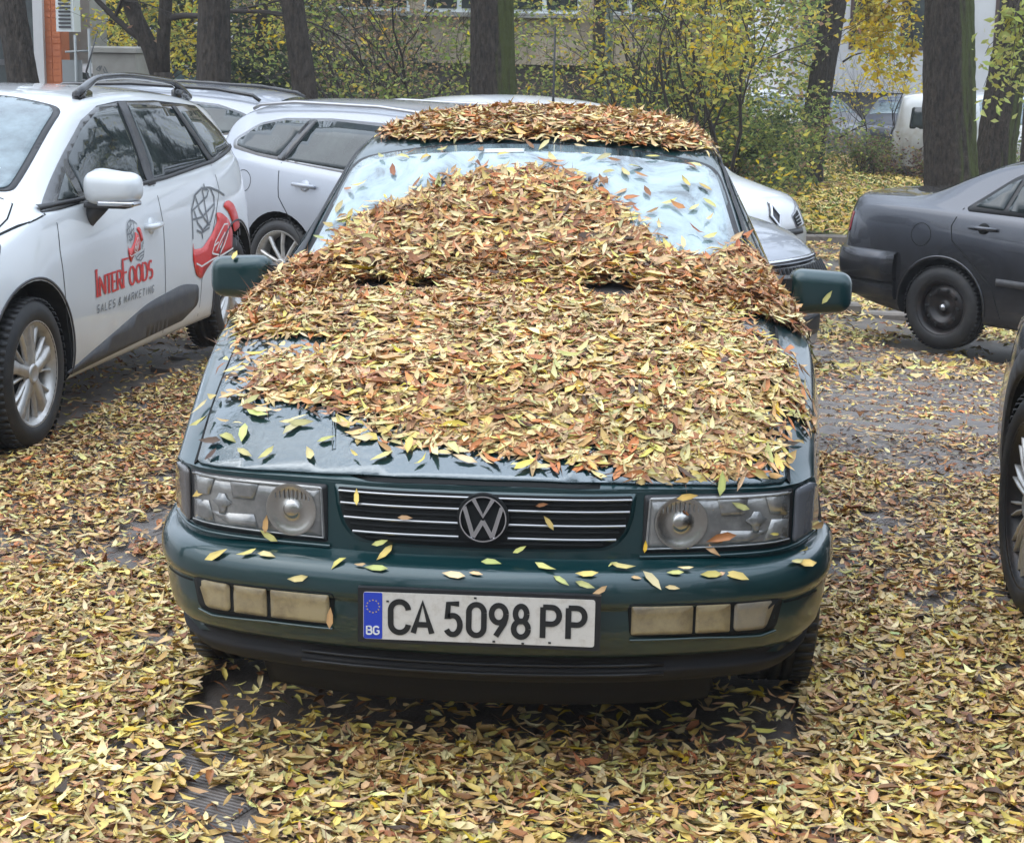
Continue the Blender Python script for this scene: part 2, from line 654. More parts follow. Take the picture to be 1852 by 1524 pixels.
ca, sa = math.cos(ang), math.sin(ang)
cands = []
for i in range(-40, 40):
    for j in range(-40, 40):
        lx, ly = (i + (0.5 if j % 2 else 0)) * 0.402, j * 0.402
        wx, wy = lx * ca - ly * sa, lx * sa + ly * ca + 2
        D = wy - CAM.y
        if D < 2.4 or wy > 9.0: continue
        u = 926 + 3200 * math.tan(math.atan2(wx - CAM.x, D) - _yw)
        if u < -150 or u > 2000: continue
        if abs(wx) < 0.85 and 0.30 < wy < 4.6: continue
        if wx < -2.3 and wy > 3.4: continue
        cands.append((D, wx, wy))
cands.sort()
for D, wx, wy in cands[:298]:
    o = link_mesh('paving_slab', slab_me, ground, (wx, wy, tz(wx, wy) + random.uniform(-.004, .003)),
                  (R(random.uniform(-.5, .5)), R(random.uniform(-.5, .5)), ang + (math.pi / 2 if random.random() < .5 else 0)))

# grass verge beyond the kerb
M['grassbase'] = mat('verge_soil', (0.07, 0.075, 0.03), 0.9, noise=(3, (0.13, 0.12, 0.04), .35, .7, 10), bump=(40, .8, .03))
V, F = [], []
vx = np.linspace(-40, 60, 100)
vy = np.linspace(19.9, 42, 50)
for yy in vy:
    for xx in vx: V.append((xx, yy, tz(xx, yy) + 0.11 + 0.03 * math.sin(xx * 1.3) * math.sin(yy * .9)))
for j in range(len(vy) - 1):
    for i in range(len(vx) - 1):
        a = j * 100 + i
        F.append((a, a + 1, a + 101, a + 100))
verge = mesh_obj('grass_verge', V, F, M['grassbase'])
tag(verge, kind='structure')

# kerbs: one by one stones
mb = MB()
mb.box(0, 0, -0.1, 0.985, 0.16, 0.44, bev=0.02)
ks = mb.build('kerb_stone', M['stone'], None, smooth=False)
kme = ks.data
bpy.data.objects.remove(ks)
kerb = empty('verge_kerb', (3, 19.8, 0))
tag(kerb, kind='structure')
for i in range(-14, 26):
    x = i * 1.0
    link_mesh('kerb_stone', kme, kerb, (x - 3, random.uniform(-.008, .008), tz(x, 19.8)), (0, 0, R(random.uniform(-.6, .6))))
kerb2 = empty('road_kerb', (3, 11.9, 0))
tag(kerb2, kind='structure')
for i in range(0, 14):
    x = 1.9 + i * 1.0
    link_mesh('kerb_stone', kme, kerb2, (x - 3, random.uniform(-.01, .01), tz(x, 11.9) - 0.055), (0, 0, R(random.uniform(-.8, .8))))


# ================================================================== CARS
def body_mesh(spec, nst=70, ncol=24):
    """loft of cross sections, with the nose and tail bowed in plan; returns verts, faces"""
    A = spec['attr']
    y0, y1 = A['zt'][0][0], A['zt'][-1][0]
    st = list(np.linspace(y0, y1, nst))
    for k in spec.get('extra', []): st.append(k)
    st = sorted(st)
    fF = spec.get('bow', [(0, 0), (.3, .02), (.6, .10), (.75, .22), (.9, .5)])
    fR = spec.get('rbow', fF)
    fl = spec.get('bowlen', 1.0)

    def bow(x, s):
        x = abs(x)
        c = max(0.0, 1 - (s - y0) / fl)
        c2 = max(0.0, 1 - (y1 - s) / fl)
        return c * pchip(x, fF) - c2 * pchip(x, fR)
    rows = []
    for s in st:
        g = {k: pchip(s, v) for k, v in A.items()}
        wm, zb, zm = g['wm'], g['zb'], g['zm']
        zs, ws = g['zs'], g['ws']
        zg, wg, zt = g['zg'], g['wg'], g['zt']
        pr = [(0, zb), (wm * .5, zb), (wm - .10, zb), (wm - .035, zb + .015), (wm - .012, zb + .07),
              (wm - .003, zb + (zm - zb) * .5), (wm, zm), (wm - (wm - ws) * .25, zm + (zs - zm) * .6), (ws + .004, zs - .022), (ws - .006, zs),
              (ws - .02 - (ws - wg) * .05, zs + (zg - zs) * .06 + .001), (ws + (wg - ws) * .35, zs + (zg - zs) * .35), (ws + (wg - ws) * .7, zs + (zg - zs) * .7),
              (wg + (ws - wg) * .06, zg - (zg - zs) * .06), ] + [(wg * f, zg + (zt - zg) * (1 - f ** 2.4)) for f in (.975, .93, .85, .75, .62, .48, .32, .16, 0)]
        rows.append([(x, s, z) for x, z in pr])
    npf = len(rows[0])
    V, F = [], []
    ring = 2 * npf - 2
    for s, row in zip(st, rows):
        for (x, y, z) in row: V.append((x, y + bow(x, s), z))
        for (x, y, z) in row[-2:0:-1]: V.append((-x, y + bow(x, s), z))
    ns = len(st)
    for i in range(ns - 1):
        for k in range(ring):
            a, b_ = i * ring + k, i * ring + (k + 1) % ring
            F.append((a, a + ring, b_ + ring, b_))
    # caps: ladder across, bowed
    for end in (0, ns - 1):
        s = st[end]
        row = rows[end]
        base = end * ring
        grid = []
        for k in range(1, npf - 1):
            x, _, z = row[k]
            xl = [base + k]
            for c in range(1, ncol):
                t = 1 - 2 * c / ncol
                V.append((x * t, s + bow(x * t, s), z))
                xl.append(len(V) - 1)
            xl.append(base + ring - k)
            grid.append(xl)
        for a, b_ in zip(grid[:-1], grid[1:]):
            for c in range(ncol):
                q = (a[c], a[c + 1], b_[c + 1], b_[c])
                F.append(q if end == 0 else q[::-1])
        for row_, ci in ((grid[0], 0), (grid[-1], npf - 1)):
            for c in range(ncol):
                if c < ncol // 2: pass
            h = ncol // 2
            cen = base + ci
            q = row_
            # fan to the centre vertex
            for c in range(ncol):
                t = (q[c], q[c + 1], cen)
                F.append(t if (end == 0) == (ci == 0) else t[::-1])
    return V, F


def bake(o):
    dg = bpy.context.evaluated_depsgraph_get()
    me = bpy.data.meshes.new_from_object(o.evaluated_get(dg))
    return me


def make_body(name, spec, mt, parent, arches=()):
    V, F = body_mesh(spec, spec.get('nst', 60))
    o = mesh_obj(name, V, F, mt, None)
    md = o.modifiers.new('s', 'SUBSURF')
    md.levels = 1
    md.render_levels = 1
    me = bake(o)
    o.modifiers.clear()
    o.data = me
    bm = bmesh.new()
    bm.from_mesh(me)
    bmesh.ops.recalc_face_normals(bm, faces=bm.faces)
    bm.to_mesh(me)
    bm.free()
    surf = Surf([v.co.copy() for v in me.vertices], [tuple(p.vertices) for p in me.polygons])
    VC = [v.co.copy() for v in me.vertices]
    VN = [v.normal.copy() for v in me.vertices]
    PV = [tuple(p.vertices) for p in me.polygons]
    cut = []
    for (y, z, r, dx) in arches:
        for sg in (-1, 1):
            mb = MB()
            mb.lathe([(-.16, 0.0001), (-.16, r), (.16, r), (.16, 0.0001)], 40, 'x', (sg * dx, y, z))
            c = mb.build('cut', M['liner'], None)
            bm = bmesh.new()
            bm.from_mesh(c.data)
            bmesh.ops.remove_doubles(bm, verts=bm.verts, dist=0.001)
            bmesh.ops.recalc_face_normals(bm, faces=bm.faces)
            bm.to_mesh(c.data)
            bm.free()
            md = o.modifiers.new('b', 'BOOLEAN')
            md.operation = 'DIFFERENCE'
            md.solver = 'EXACT'
            md.object = c
            cut.append(c)
    if cut:
        me2 = bake(o)
        o.modifiers.clear()
        o.data = me2
        while len(me2.materials) > 1: me2.materials.pop()
        me2.materials.append(M['liner'])
        co = np.zeros(len(me2.vertices) * 3)
        me2.vertices.foreach_get('co', co)
        co = co.reshape(-1, 3)
        for p in me2.polygons:
            c = co[list(p.vertices)]
            idx = 0
            for (y, z, r, dx) in arches:
                dd = np.hypot(c[:, 1] - y, c[:, 2] - z)
                if np.all(np.abs(dd - r) < 0.004) and np.ptp(np.abs(c[:, 0])) > .004: idx = 1
                if np.all(dd < r + .004) and np.all(np.abs(np.abs(c[:, 0]) - (dx - .16)) < .004): idx = 1
            p.material_index = idx
            if idx: p.use_smooth = False
        # keep the smooth shading of the uncut body on the faces the wheel arches were cut from
        vn = []
        for v in me2.vertices:
            q = surf.b.find_nearest(v.co)
            vs = PV[q[2]]
            w_ = poly_3d_calc([VC[i] for i in vs], q[0])
            nn = Vector((0, 0, 0))
            for i, ww in zip(vs, w_): nn += VN[i] * ww
            vn.append(nn.normalized())
        ln = []
        for p in me2.polygons:
            for vi in p.vertices: ln.append(tuple(p.normal if p.material_index else vn[vi]))
        me2.normals_split_custom_set(ln)
        for c in cut: bpy.data.objects.remove(c)
    o.parent = parent
    return o, surf


def wheel_master(kind, r=0.31, w=0.2, rr=0.205):
    """builds a wheel (outer face to +x) and returns its pieces as (name, mesh) pairs"""
    out = []
    mb = MB()
    hw = w / 2
    prof = [(-hw + .01, rr), (-hw, rr + .02), (-hw - .004, rr + (r - rr) * .5), (-hw + .012, r - .018), (-hw + .03, r - .004), (-hw + .055, r),
            (-.02, r + .001), (-.019, r - .008), (-.012, r - .008), (-.011, r + .001), (.011, r + .001), (.012, r - .008), (.019, r - .008), (.02, r + .001),
            (hw - .055, r), (hw - .03, r - .004), (hw - .012, r - .018), (hw + .004, rr + (r - rr) * .5), (hw, rr + .02), (hw - .01, rr), (hw - .03, rr - .005)]
    mb.lathe(prof, 56)
    # tread blocks on the shoulders
    for k in range(56):
        t = 2 * math.pi * k / 56
        for sx in (-1, 1):
            c0 = Vector((sx * (hw - .032), (r - .001) * math.cos(t), (r - .001) * math.sin(t)))
            tg = Vector((0, -math.sin(t), math.cos(t)))
            nr = Vector((0, math.cos(t), math.sin(t)))
            ax = Vector((1, 0, 0))
            P = []
            for a, b_, c_ in ((-1, -1, 0), (1, -1, 0), (1, 1, 0), (-1, 1, 0), (-1, -1, 1), (1, -1, 1), (1, 1, 1), (-1, 1, 1)):
                P.append(c0 + ax * (.024 * a) + tg * (.010 * b_) + nr * (.005 * c_ - .004 * (1 if a == sx else 0)))
            mb.add(P, [(4, 5, 6, 7), (0, 1, 5, 4), (1, 2, 6, 5), (2, 3, 7, 6), (3, 0, 4, 7)])
    o = mb.build('tyre', M['rubber'])
    out.append(('tyre', o.data))
    bpy.data.objects.remove(o)
    mr = M['steelrim'] if kind in ('steel', 'multi') else M['alloy']
    mb = MB()
    f = hw - .012
    mb.lathe([(-hw + .02, rr - .004), (-hw + .03, rr - .02), (f - .05, rr - .028), (f - .012, rr - .014), (f, rr - .002), (f + .006, rr + .006), (f - .002, rr + .012)], 48)
    if kind == 'steel':
        mb.lathe([(f - .055, rr - .02), (f - .04, rr - .05), (f - .02, rr * .62), (f - .03, rr * .52), (f - .06, rr * .42), (f - .062, .03), (f - .045, .028), (f - .04, .0005)], 48)
        o = mb.build('rim', mr)
        out.append(('rim', o.data))
        bpy.data.objects.remove(o)
        for k in range(10):
            t = 2 * math.pi * k / 10
            mb = MB()
            mb.lathe([(0, .0003), (0.002, .014), (-.004, .017)], 12, 'x', (f - .020, rr * .66 * math.cos(t), rr * .66 * math.sin(t)))
            o = mb.build('hole', M['liner'])
            out.append(('vent_hole', o.data))
            bpy.data.objects.remove(o)
        mb = MB()
        mb.lathe([(f - .045, .026), (f - .02, .022), (f - .015, .0005)], 16)
        o = mb.build('hub_cap', M['chromedull'])
        out.append(('hub_cap', o.data))
        bpy.data.objects.remove(o)
        return out
    o = mb.build('rim', mr)
    out.append(('rim', o.data))
    bpy.data.objects.remove(o)
    mb = MB()
    mb.lathe([(f - .10, rr - .02), (f - .10, .0005)], 32)   # dark brake area
    o = mb.build('brake', M['liner'])
    out.append(('brake_disc', o.data))
    bpy.data.objects.remove(o)
    n, wi, wo, split = {'five': (5, .030, .052, 1), 'ten': (10, .011, .014, 0), 'multi': (12, .012, .010, 2)}[kind]
    for k in range(n):
        t = 2 * math.pi * k / n + .3
        mb = MB()
        tg = Vector((0, -math.sin(t), math.cos(t)))
        nr = Vector((0, math.cos(t), math.sin(t)))
        ax = Vector((1, 0, 0))

        def arm(pts):
            V = []
            for (rad, off, wd, x) in pts:
                c0 = nr * rad + tg * off
                V += [c0 - tg * wd + ax * (x - .022), c0 - tg * wd * .8 + ax * x, c0 + tg * wd * .8 + ax * x, c0 + tg * wd + ax * (x - .022)]
            Fc = []
            for i in range(len(pts) - 1):
                a = i * 4
                for q in range(3): Fc.append((a + q, a + q + 1, a + q + 5, a + q + 4))
            mb.add(V, Fc)
        if split == 1:
            arm([(.03, 0, .030, f - .008), (.08, 0, .026, f - .004), (rr * .62, 0, .024, f - .006), (rr - .012, 0, .040, f - .012)])
            for sg in (-1, 1):
                arm([(.05, sg * .018, .008, f - .018), (rr * .55, sg * .045, .0065, f - .014), (rr - .012, sg * .088, .007, f - .016)])
        elif split == 2:
            for sg in (-1, 1):
                arm([(.03, sg * .006, .004, f - .02), (rr * .6, sg * .012, .004, f - .008), (rr - .010, sg * .022, .0035, f - .010)])
        else:
            arm([(.03, 0, wi, f - .02), (rr * .6, 0, wi * .9, f - .008), (rr - .012, 0, wo, f - .012)])
        o = mb.build('spoke', M['alloy'] if kind == 'multi' else mr)
        out.append(('spoke', o.data))
        bpy.data.objects.remove(o)
    mb = MB()
    mb.lathe([(f - .035, .045), (f - .004, .042), (f + .002, .034), (f - .002, .028), (f - .002, .0005)], 24)
    o = mb.build('hub_cap', M['alloy'])
    out.append(('hub_cap', o.data))
    bpy.data.objects.remove(o)
    return out


WH = {'clio': wheel_master('five', .315, .2, .215), 'steel': wheel_master('steel', .305, .19, .195), 'skoda': wheel_master('ten', .325, .215, .235),
      'suv': wheel_master('multi', .345, .225, .25), 'passat': wheel_master('steel', .300, .195, .19)}


def put_wheels(root, kind, ys, track, r, turn=0.0):
    for i, y in enumerate(ys):
        for sg in (-1, 1):
            w = empty('wheel', (sg * track, y, r), (0 if sg > 0 else math.pi) + (turn if i == 0 else 0), root)
            for nm, me in WH[kind]: link_mesh(nm, me, w)


# ---------------------------------------------------------------- the leaf-covered green saloon
passat = empty('parked_car', (0, 0, 0))
tag(passat, 'dark green saloon car with its bonnet, windscreen and roof buried in leaves', 'car')
PA = {
    'zt': [(.085, .708), (.10, .718), (.14, .738), (.20, .772), (.30, .825), (.5, .89), (.7, .935), (1.0, .978), (1.22, .998), (1.30, 1.003), (1.36, 1.02), (2.06, 1.362), (2.14, 1.388), (2.4, 1.42), (2.9, 1.43), (3.3, 1.41), (3.5, 1.37), (4.0, 1.12), (4.1, 1.09), (4.45, 1.07), (4.55, .98), (4.6, .85)],
    'zg': [(.085, .700), (.14, .726), (.20, .76), (.30, .81), (.5, .875), (.7, .92), (1.0, .96), (1.22, .975), (1.36, .985), (2.06, 1.315), (2.14, 1.34), (2.4, 1.375), (2.9, 1.38), (3.3, 1.36), (3.5, 1.32), (4.0, 1.08), (4.45, 1.05), (4.6, .83)],
    'wg': [(.085, .64), (1.0, .66), (1.25, .70), (1.36, .71), (2.06, .60), (2.4, .585), (3.3, .57), (4.0, .62), (4.6, .6)],
    'ws': [(.085, .770), (.3, .785), (.6, .80), (1.0, .815), (1.5, .82), (3.8, .81), (4.6, .76)],
    'zs': [(.085, .700), (.14, .716), (.2, .738), (.35, .785), (.5, .825), (.7, .865), (1.0, .90), (1.4, .925), (2, .935), (3.6, .94), (4.4, .93), (4.6, .78)],
    'wm': [(.085, .79), (.4, .825), (.9, .850), (3.6, .852), (4.6, .79)],
    'zm': [(.085, .55), (.9, .62), (4.6, .6)],
    'zb': [(.085, .30), (.5, .24), (1.2, .19), (3.8, .19), (4.6, .35)],
}
lampF = [(0, 0), (.2, .005), (.37, .035), (.55, .075), (.64, .105), (.70, .137), (.766, .25), (.8, .37), (.85, .6)]
spec = dict(attr=PA, bow=lampF, rbow=[(0, 0), (.5, .03), (.85, .3)], bowlen=1.0, nst=110, extra=[.088, .092, .097, .103, .112, .15, .17])
body, PS = make_body('body', spec, M['green'], passat, arches=[(.90, .305, .355, .86), (3.525, .305, .35, .86)])
put_wheels(passat, 'passat', (.90, 3.525), .735, .300)

# bonnet laid over the body with its shut line
hood_o = rpoly([(-.695, .222, .02), (-.64, .19), (-.55, .16), (-.37, .122), (-.2, .097), (0, .092), (.2, .097), (.37, .122), (.55, .16), (.64, .19), (.695, .222, .02), (.70, .5), (.712, .9), (.72, 1.08, .04), (.4, 1.12), (0, 1.135), (-.4, 1.12), (-.72, 1.08, .04), (-.712, .9), (-.70, .5)], .01)
M['seam2'] = M['seam']
mb = MB()
ribbon(mb, PS.top(0.0015), densify(hood_o, .04, True), .012, 0, closed=True)
mb.build('shut_line', M['seam'], passat)
hood_in = [(x * .993, .655 + (y - .655) * .988) for x, y in hood_o]
hood = panel('bonnet', PS.top(.006), hood_in, M['green_wet'], passat, thick=.01, res=.032)
# two soft pressed ribs
for sg in (-1, 1):
    mb = MB()
    ribbon(mb, PS.top(.006), densify([(sg * .36, .20), (sg * .42, .6), (sg * .47, 1.15)], .05), [.001] + [.012] * 18 + [.001] if False else .010, .0015)
    mb.build('bonnet_crease', M['green_wet'], hood)
# scuttle grille at the screen foot, carried forward black as shade of the gap
pn = panel('scuttle_panel', PS.top(.004), rpoly([(-.68, 1.095), (-.4, 1.13), (0, 1.145), (.4, 1.13), (.68, 1.095), (.68, 1.40), (0, 1.39), (-.68, 1.40)], .01), M['black'], passat, .004, .08)
for i, xx in enumerate((-.40, .28)):
    mb = MB()
    mb.tube([PS.top(.02)(xx, 1.33)[0], PS.top(.03)(xx - .1, 1.40)[0], PS.top(.028)(xx - .55 if xx > 0 else xx - .2, 1.47)[0]], .006, 6)
    mb.build('wiper', M['black'], passat)
# windscreen
scr = rpoly([(-.685, 1.40, .05), (0, 1.375), (.685, 1.40, .05), (.575, 2.03, .07), (.3, 2.06), (0, 2.068), (-.3, 2.06), (-.575, 2.03, .07)], .02, 6)
panel('windscreen_rubber', PS.top(.002), [(x * 1.035, 1.72 + (y - 1.72) * 1.055) for x, y in scr], M['black'], passat, .004, .05)
ws = panel('windscreen', PS.top(.006), scr, M['mist'], passat, .004, .05)
panel('windscreen_sticker', PS.top(.008), [(-.165, 2.0), (-.035, 2.005), (-.035, 2.03), (-.165, 2.026)], M['plastic_white'], ws, .001, .03)
# roof gutters, side windows
for sg in (-1, 1):
    mb = MB()
    pts = [(1.42, .975), (1.75, 1.13), (2.02, 1.262), (2.16, 1.318), (2.5, 1.35), (3.0, 1.352), (3.4, 1.325)]
    ribbon(mb, PS.side(sg, .003), densify(pts, .06), .012, .006)
    mb.build('roof_gutter', M['black'], passat)
    panel('side_window', PS.side(sg, .004), rpoly([(1.58, .965, .03), (2.12, 1.255, .06), (2.35, 1.305), (2.50, 1.31, .02), (2.50, .965, .02)], .03), M['glass'], passat, .003, .07)
    panel('side_window', PS.side(sg, .004), rpoly([(2.57, .965, .02), (2.57, 1.31, .02), (3.1, 1.29, .06), (3.38, .965, .03)], .03), M['glass'], passat, .003, .07)
    mb = MB()
    ribbon(mb, PS.side(sg, .0015), densify([(1.42, .25), (1.36, .5), (1.37, .80), (1.42, .92)], .06), .007)
    ribbon(mb, PS.side(sg, .0015), densify([(2.53, .25), (2.53, .95)], .08), .007)
    mb.build('door_seam', M['seam'], passat)
    mb = MB()
    ribbon(mb, PS.side(sg, .002), densify([(1.40, .50), (3.1, .50)], .1), .06, .014)
    mb.build('rubbing_strip', M['greyplastic'], passat)
    # wing mirror
    mr = empty('wing_mirror', (sg * .80 + (.03 if sg < 0 else 0), 1.50, .985), 0, passat)
    bm = bmesh.new()
    bmesh.ops.create_cube(bm, size=1)
    for v in bm.verts:
        v.co.x *= .185
        v.co.y *= .10
        v.co.z *= .142
        if v.co.y > 0: v.co.z *= .93
        if v.co.x * sg > 0: v.co.z *= .86
        v.co.x += sg * .085
    bmesh.ops.bevel(bm, geom=bm.edges[:], offset=.042, segments=7, affect='EDGES', profile=.55)
    me = bpy.data.meshes.new('mirror_housing')
    bm.to_mesh(me)
    bm.free()
    me.polygons.foreach_set("use_smooth", [True] * len(me.polygons))
    me.materials.append(M['green'])
    link_mesh('mirror_housing', me, mr)
    mb = MB()
    mb.add([(sg * -.055, -.03, .035), (sg * .05, -.035, .045), (sg * .05, .035, .045), (sg * -.055, .06, .035), (sg * -.075, -.04, -.075), (sg * .05, -.035, -.055), (sg * .05, .035, -.055), (sg * -.075, .07, -.075)],
           [(0, 1, 2, 3), (4, 7, 6, 5), (0, 4, 5, 1), (3, 2, 6, 7), (0, 3, 7, 4), (1, 5, 6, 2)])
    mb.build('mirror_foot', M['black'], mr, smooth=False)
# aerial
mb = MB()
mb.tube([(0, 3.3, 1.40), (0, 3.33, 1.48), (.0, 3.36, 1.76)], [.012, .0055, .004], 6)
mb.build('aerial', M['black'], passat)

# ---- nose: headlamps, indicators, grille
fr = PS.front
for sg in (-1, 1):
    rec = rpoly([(sg * .362, .693), (sg * .708, .691), (sg * .708, .556), (sg * .362, .556)], .008)
    panel('headlamp_surround', fr(.003), rec, M['black'], passat, .004, .04)
    hl = empty('headlamp', (0, 0, 0), 0, passat)
    lens = rpoly([(sg * .374, .687), (sg * .540, .688), (sg * .698, .686), (sg * .700, .567), (sg * .53, .564), (sg * .367, .564)], .008)
    panel('reflector_bowl', fr(.004), lens, M['headlens'], hl, .004, .035)

    def bowl(xc, zc, rx, rz, nm, mt_, off=.005):
        o = arc(xc, zc, rx, rz, 0, 350, 26)
        return panel(nm, fr(off), o, mt_, hl, .002, .02)
    for (xc, zc, rx, nm) in ((.447, .628, .062, 'main_reflector'),):
        Pc, nc = fr(.0)(sg * xc, zc)
        mb = MB()
        mb.lathe([(-.0100, rx), (-.0105, rx - .004), (-.0070, rx * .80), (-.0052, rx * .55), (-.0048, rx * .36), (-.0090, rx * .30), (-.0125, rx * .22), (-.0130, .0004)], 40, 'y')
        br_ = mb.build(nm, M['reflector'], hl)
        br_.location = Pc
        br_.rotation_euler = (0, 0, math.atan2(nc.x, -nc.y))
    # facets of the outer reflector
    for (pts, mm) in (([(.528, .683), (.600, .684), (.592, .640), (.540, .640)], 'headlens'), ([(.640, .684), (.692, .682), (.692, .630), (.652, .640)], 'headlens'),
                      ([(.530, .575), (.600, .573), (.650, .600), (.540, .606)], 'headlens'), ([(.655, .625), (.694, .620), (.694, .575), (.640, .573)], 'headlens')):
        panel('reflector_facet', fr(.0062), [(sg * a, b_) for a, b_ in pts], M[mm], hl, .002, .02)
    # bulb shield: stem with a winged cap
    panel('bulb_shield', fr(.0085), [(sg * .612, .648), (sg * .626, .648), (sg * .632, .636), (sg * .645, .628), (sg * .628, .615), (sg * .626, .598), (sg * .612, .598), (sg * .610, .615), (sg * .594, .628), (sg * .606, .636)], M['lampglass'], hl, .002, .02)
    mb = MB()
    for q in range(9):
        xx = .405 + q * .010
        ribbon(mb, fr(.009), [(sg * xx, .628 + .045 * math.sqrt(max(0, 1 - ((xx - .447) / .066) ** 2))), (sg * xx, .652)], .002, .001)
    ribbon(mb, fr(.007), densify([(sg * .374, .684), (sg * .698, .683)], .03), .0035, .002)
    ribbon(mb, fr(.007), densify([(sg * .369, .567), (sg * .699, .570)], .03), .0035, .002)
    ribbon(mb, fr(.007), [(sg * .371, .568), (sg * .376, .684)], .0035, .002)
    mb.build('lens_rib', M['lampglass'], hl)
    ind = rpoly([(sg * .712, .687), (sg * .750, .690), (sg * .770, .680), (sg * .783, .60), (sg * .778, .556), (sg * .712, .556)], .012)
    io = panel('indicator', fr(.006), ind, M['indicator'] if sg > 0 else M['indicator_dirty'], passat, .004, .02)
    # bright fillet under the lamp
    mb = MB()
    ribbon(mb, fr(.002), densify([(sg * .355, .548), (sg * .55, .547), (sg * .70, .548), (sg * .775, .552)], .02), .007, .006)
    mb.build('lamp_fillet', M['green'], passat)

gr = empty('grille', (0, 0, 0), 0, passat)
go = rpoly([(-.336, .691, .006), (.336, .691, .006), (.330, .64), (.318, .605), (.298, .582), (.27, .570), (.15, .566), (0, .564), (-.15, .566), (-.27, .570), (-.298, .582), (-.318, .605), (-.330, .64)], .01)
panel('grille_frame', fr(.002), [(x * 1.03, .63 + (z - .63) * 1.09) for x, z in go], M['green'], gr, .003, .03)
panel('grille_backing', fr(.0035), go, M['seam'], gr, .002, .03)
hw_at = lambda z: float(np.interp(z, [.57, .59, .62, .65, .69], [.262, .300, .320, .328, .334]))
for z in (.683, .655, .622, .590):
    mb = MB()
    x1 = hw_at(z)
    if z > .68:
        ribbon(mb, fr(.004), densify([(-x1, z), (x1, z)], .03), .004, .006)
        mb.build('grille_slat', M['chromedull'], gr)
    else:
        for sg in (-1, 1):
            mb = MB()
            ribbon(mb, fr(.004), densify([(sg * .056, z), (sg * x1, z)], .03), .0048, .005)
            mb.build('grille_slat', M['chromedull'], gr)
for z in (.669, .638, .606, .577):
    mb = MB()
    x1 = hw_at(z) - .004
    ribbon(mb, fr(.0038), densify([(-x1, z), (x1, z)], .03), .006, .002)
    mb.build('grille_bar', M['seam'], gr)
# round emblem
em = empty('bonnet_emblem', (0, .0745, .637), 0, gr)
em.parent = passat
EF = lambda off: (lambda x, z: (Vector((x, -off, z)), Vector((0, -1, 0))))
mb = MB()
mb.lathe([(0.012, .0575), (0.0, .0595), (-.008, .0585), (-.006, .054)], 40, 'y')
mb.build('emblem_ring_back', M['seam'], em)
panel('emblem_disc', EF(.0), arc(0, 0, .056, .056, 0, 351, 39), M['seam'], em, .01, .03)
mb = MB()
mb.lathe([(-.004, .0555), (-.010, .0535), (-.010, .0505), (-.004, .0485)], 44, 'y')
ribbon(mb, EF(.001), [(-.022, .0455), (0, .006), (.022, .0455)], .0095, .007)
W_ = [(-.0425, .028), (-.0215, -.043), (0, -.004), (.0215, -.043), (.0425, .028)]
ribbon(mb, EF(.001), W_[:2] + [], .0095, .007)
ribbon(mb, EF(.0011), [W_[1], W_[2]], .0095, .007)
ribbon(mb, EF(.0012), [W_[2], W_[3]], .0095, .007)
ribbon(mb, EF(.0013), [W_[3], W_[4]], .0095, .007)
mb.build('emblem_letters', M['chrome'], em, smooth=False)

# ---- bumper: profile swept round the nose
bumpP = [(0, 0), (.1, .003), (.2, .010), (.3, .022), (.4, .042), (.5, .070), (.6, .104), (.68, .145), (.74, .20), (.785, .275), (.812, .35), (.832, .45), (.842, .55)]
bp_r = [Vector((x, y, 0)) for x, y in bumpP]
path = [Vector((-p.x, p.y, 0)) for p in bp_r[::-1]] + bp_r[1:]
# subdivide
pp = []
for a, b_ in zip(path[:-1], path[1:]):
    for k in range(4): pp.append(a.lerp(b_, k / 4))
pp.append(path[-1])
for _ in range(2):
    pp = [pp[0]] + [(pp[i - 1] + pp[i] * 2 + pp[i + 1]) / 4 for i in range(1, len(pp) - 1)] + [pp[-1]]


def sweep(prof, pts):
    V, F = [], []
    n = len(prof)
    for i, p in enumerate(pts):
        t = (pts[min(i + 1, len(pts) - 1)] - pts[max(i - 1, 0)]).normalized()
        nr = Vector((t.y, -t.x, 0))
        for o, z in prof: V.append(p + nr * o + Vector((0, 0, z)))
    for i in range(len(pts) - 1):
        for k in range(n - 1):
            a = i * n + k
            F.append((a, a + 1, a + n + 1, a + n))
    for e_ in (0, len(pts) - 1): F.append(tuple(e_ * n + k for k in range(n)) if e_ == 0 else tuple(e_ * n + k for k in range(n))[::-1])
    return V, F


profU = [(-.16, .30), (-.06, .318), (-.035, .324), (-.022, .338), (-.016, .36), (-.010, .40), (-.008, .440), (-.008, .446), (-.002, .449), (.002, .456), (.004, .47), (.003, .490), (-.002, .508), (-.010, .520), (-.022, .529), (-.038, .533), (-.060, .535), (-.068, .541), (-.10, .545), (-.18, .548)]
V, F = sweep(profU, pp)
bumper = mesh_obj('front_bumper', V, F, M['green'], passat)
BS = Surf(V, F)
M['airdam'] = mat('dirty_black_plastic', (0.007, 0.006, 0.006), 0.8, noise=(5, (0.022, 0.017, 0.012), .5, .8, 8))
profL = [(-.03, .338), (-.040, .330), (-.050, .318), (-.060, .312), (-.055, .292), (-.046, .288), (-.048, .278), (-.060, .262), (-.075, .248), (-.2, .240)]
V, F = sweep(profL, pp)
mesh_obj('air_dam', V, F, M['airdam'], passat)
bf = BS.front
V, F = sweep([(-.14, .28), (-.16, .20), (-.18, .155), (-.24, .145), (-.34, .145)], [q for q in pp if abs(q.x) < .60])
mesh_obj('shading_splash_shield', V, F, M['airdam'], passat)  # sheet added to keep light off the ground below the bumper
mb = MB()
mb.box(0, 1.2, .165, 1.10, 1.7, .04)
mb.build('shading_undertray', M['airdam'], passat, smooth=False)  # slab added to block light and darken the ground underneath
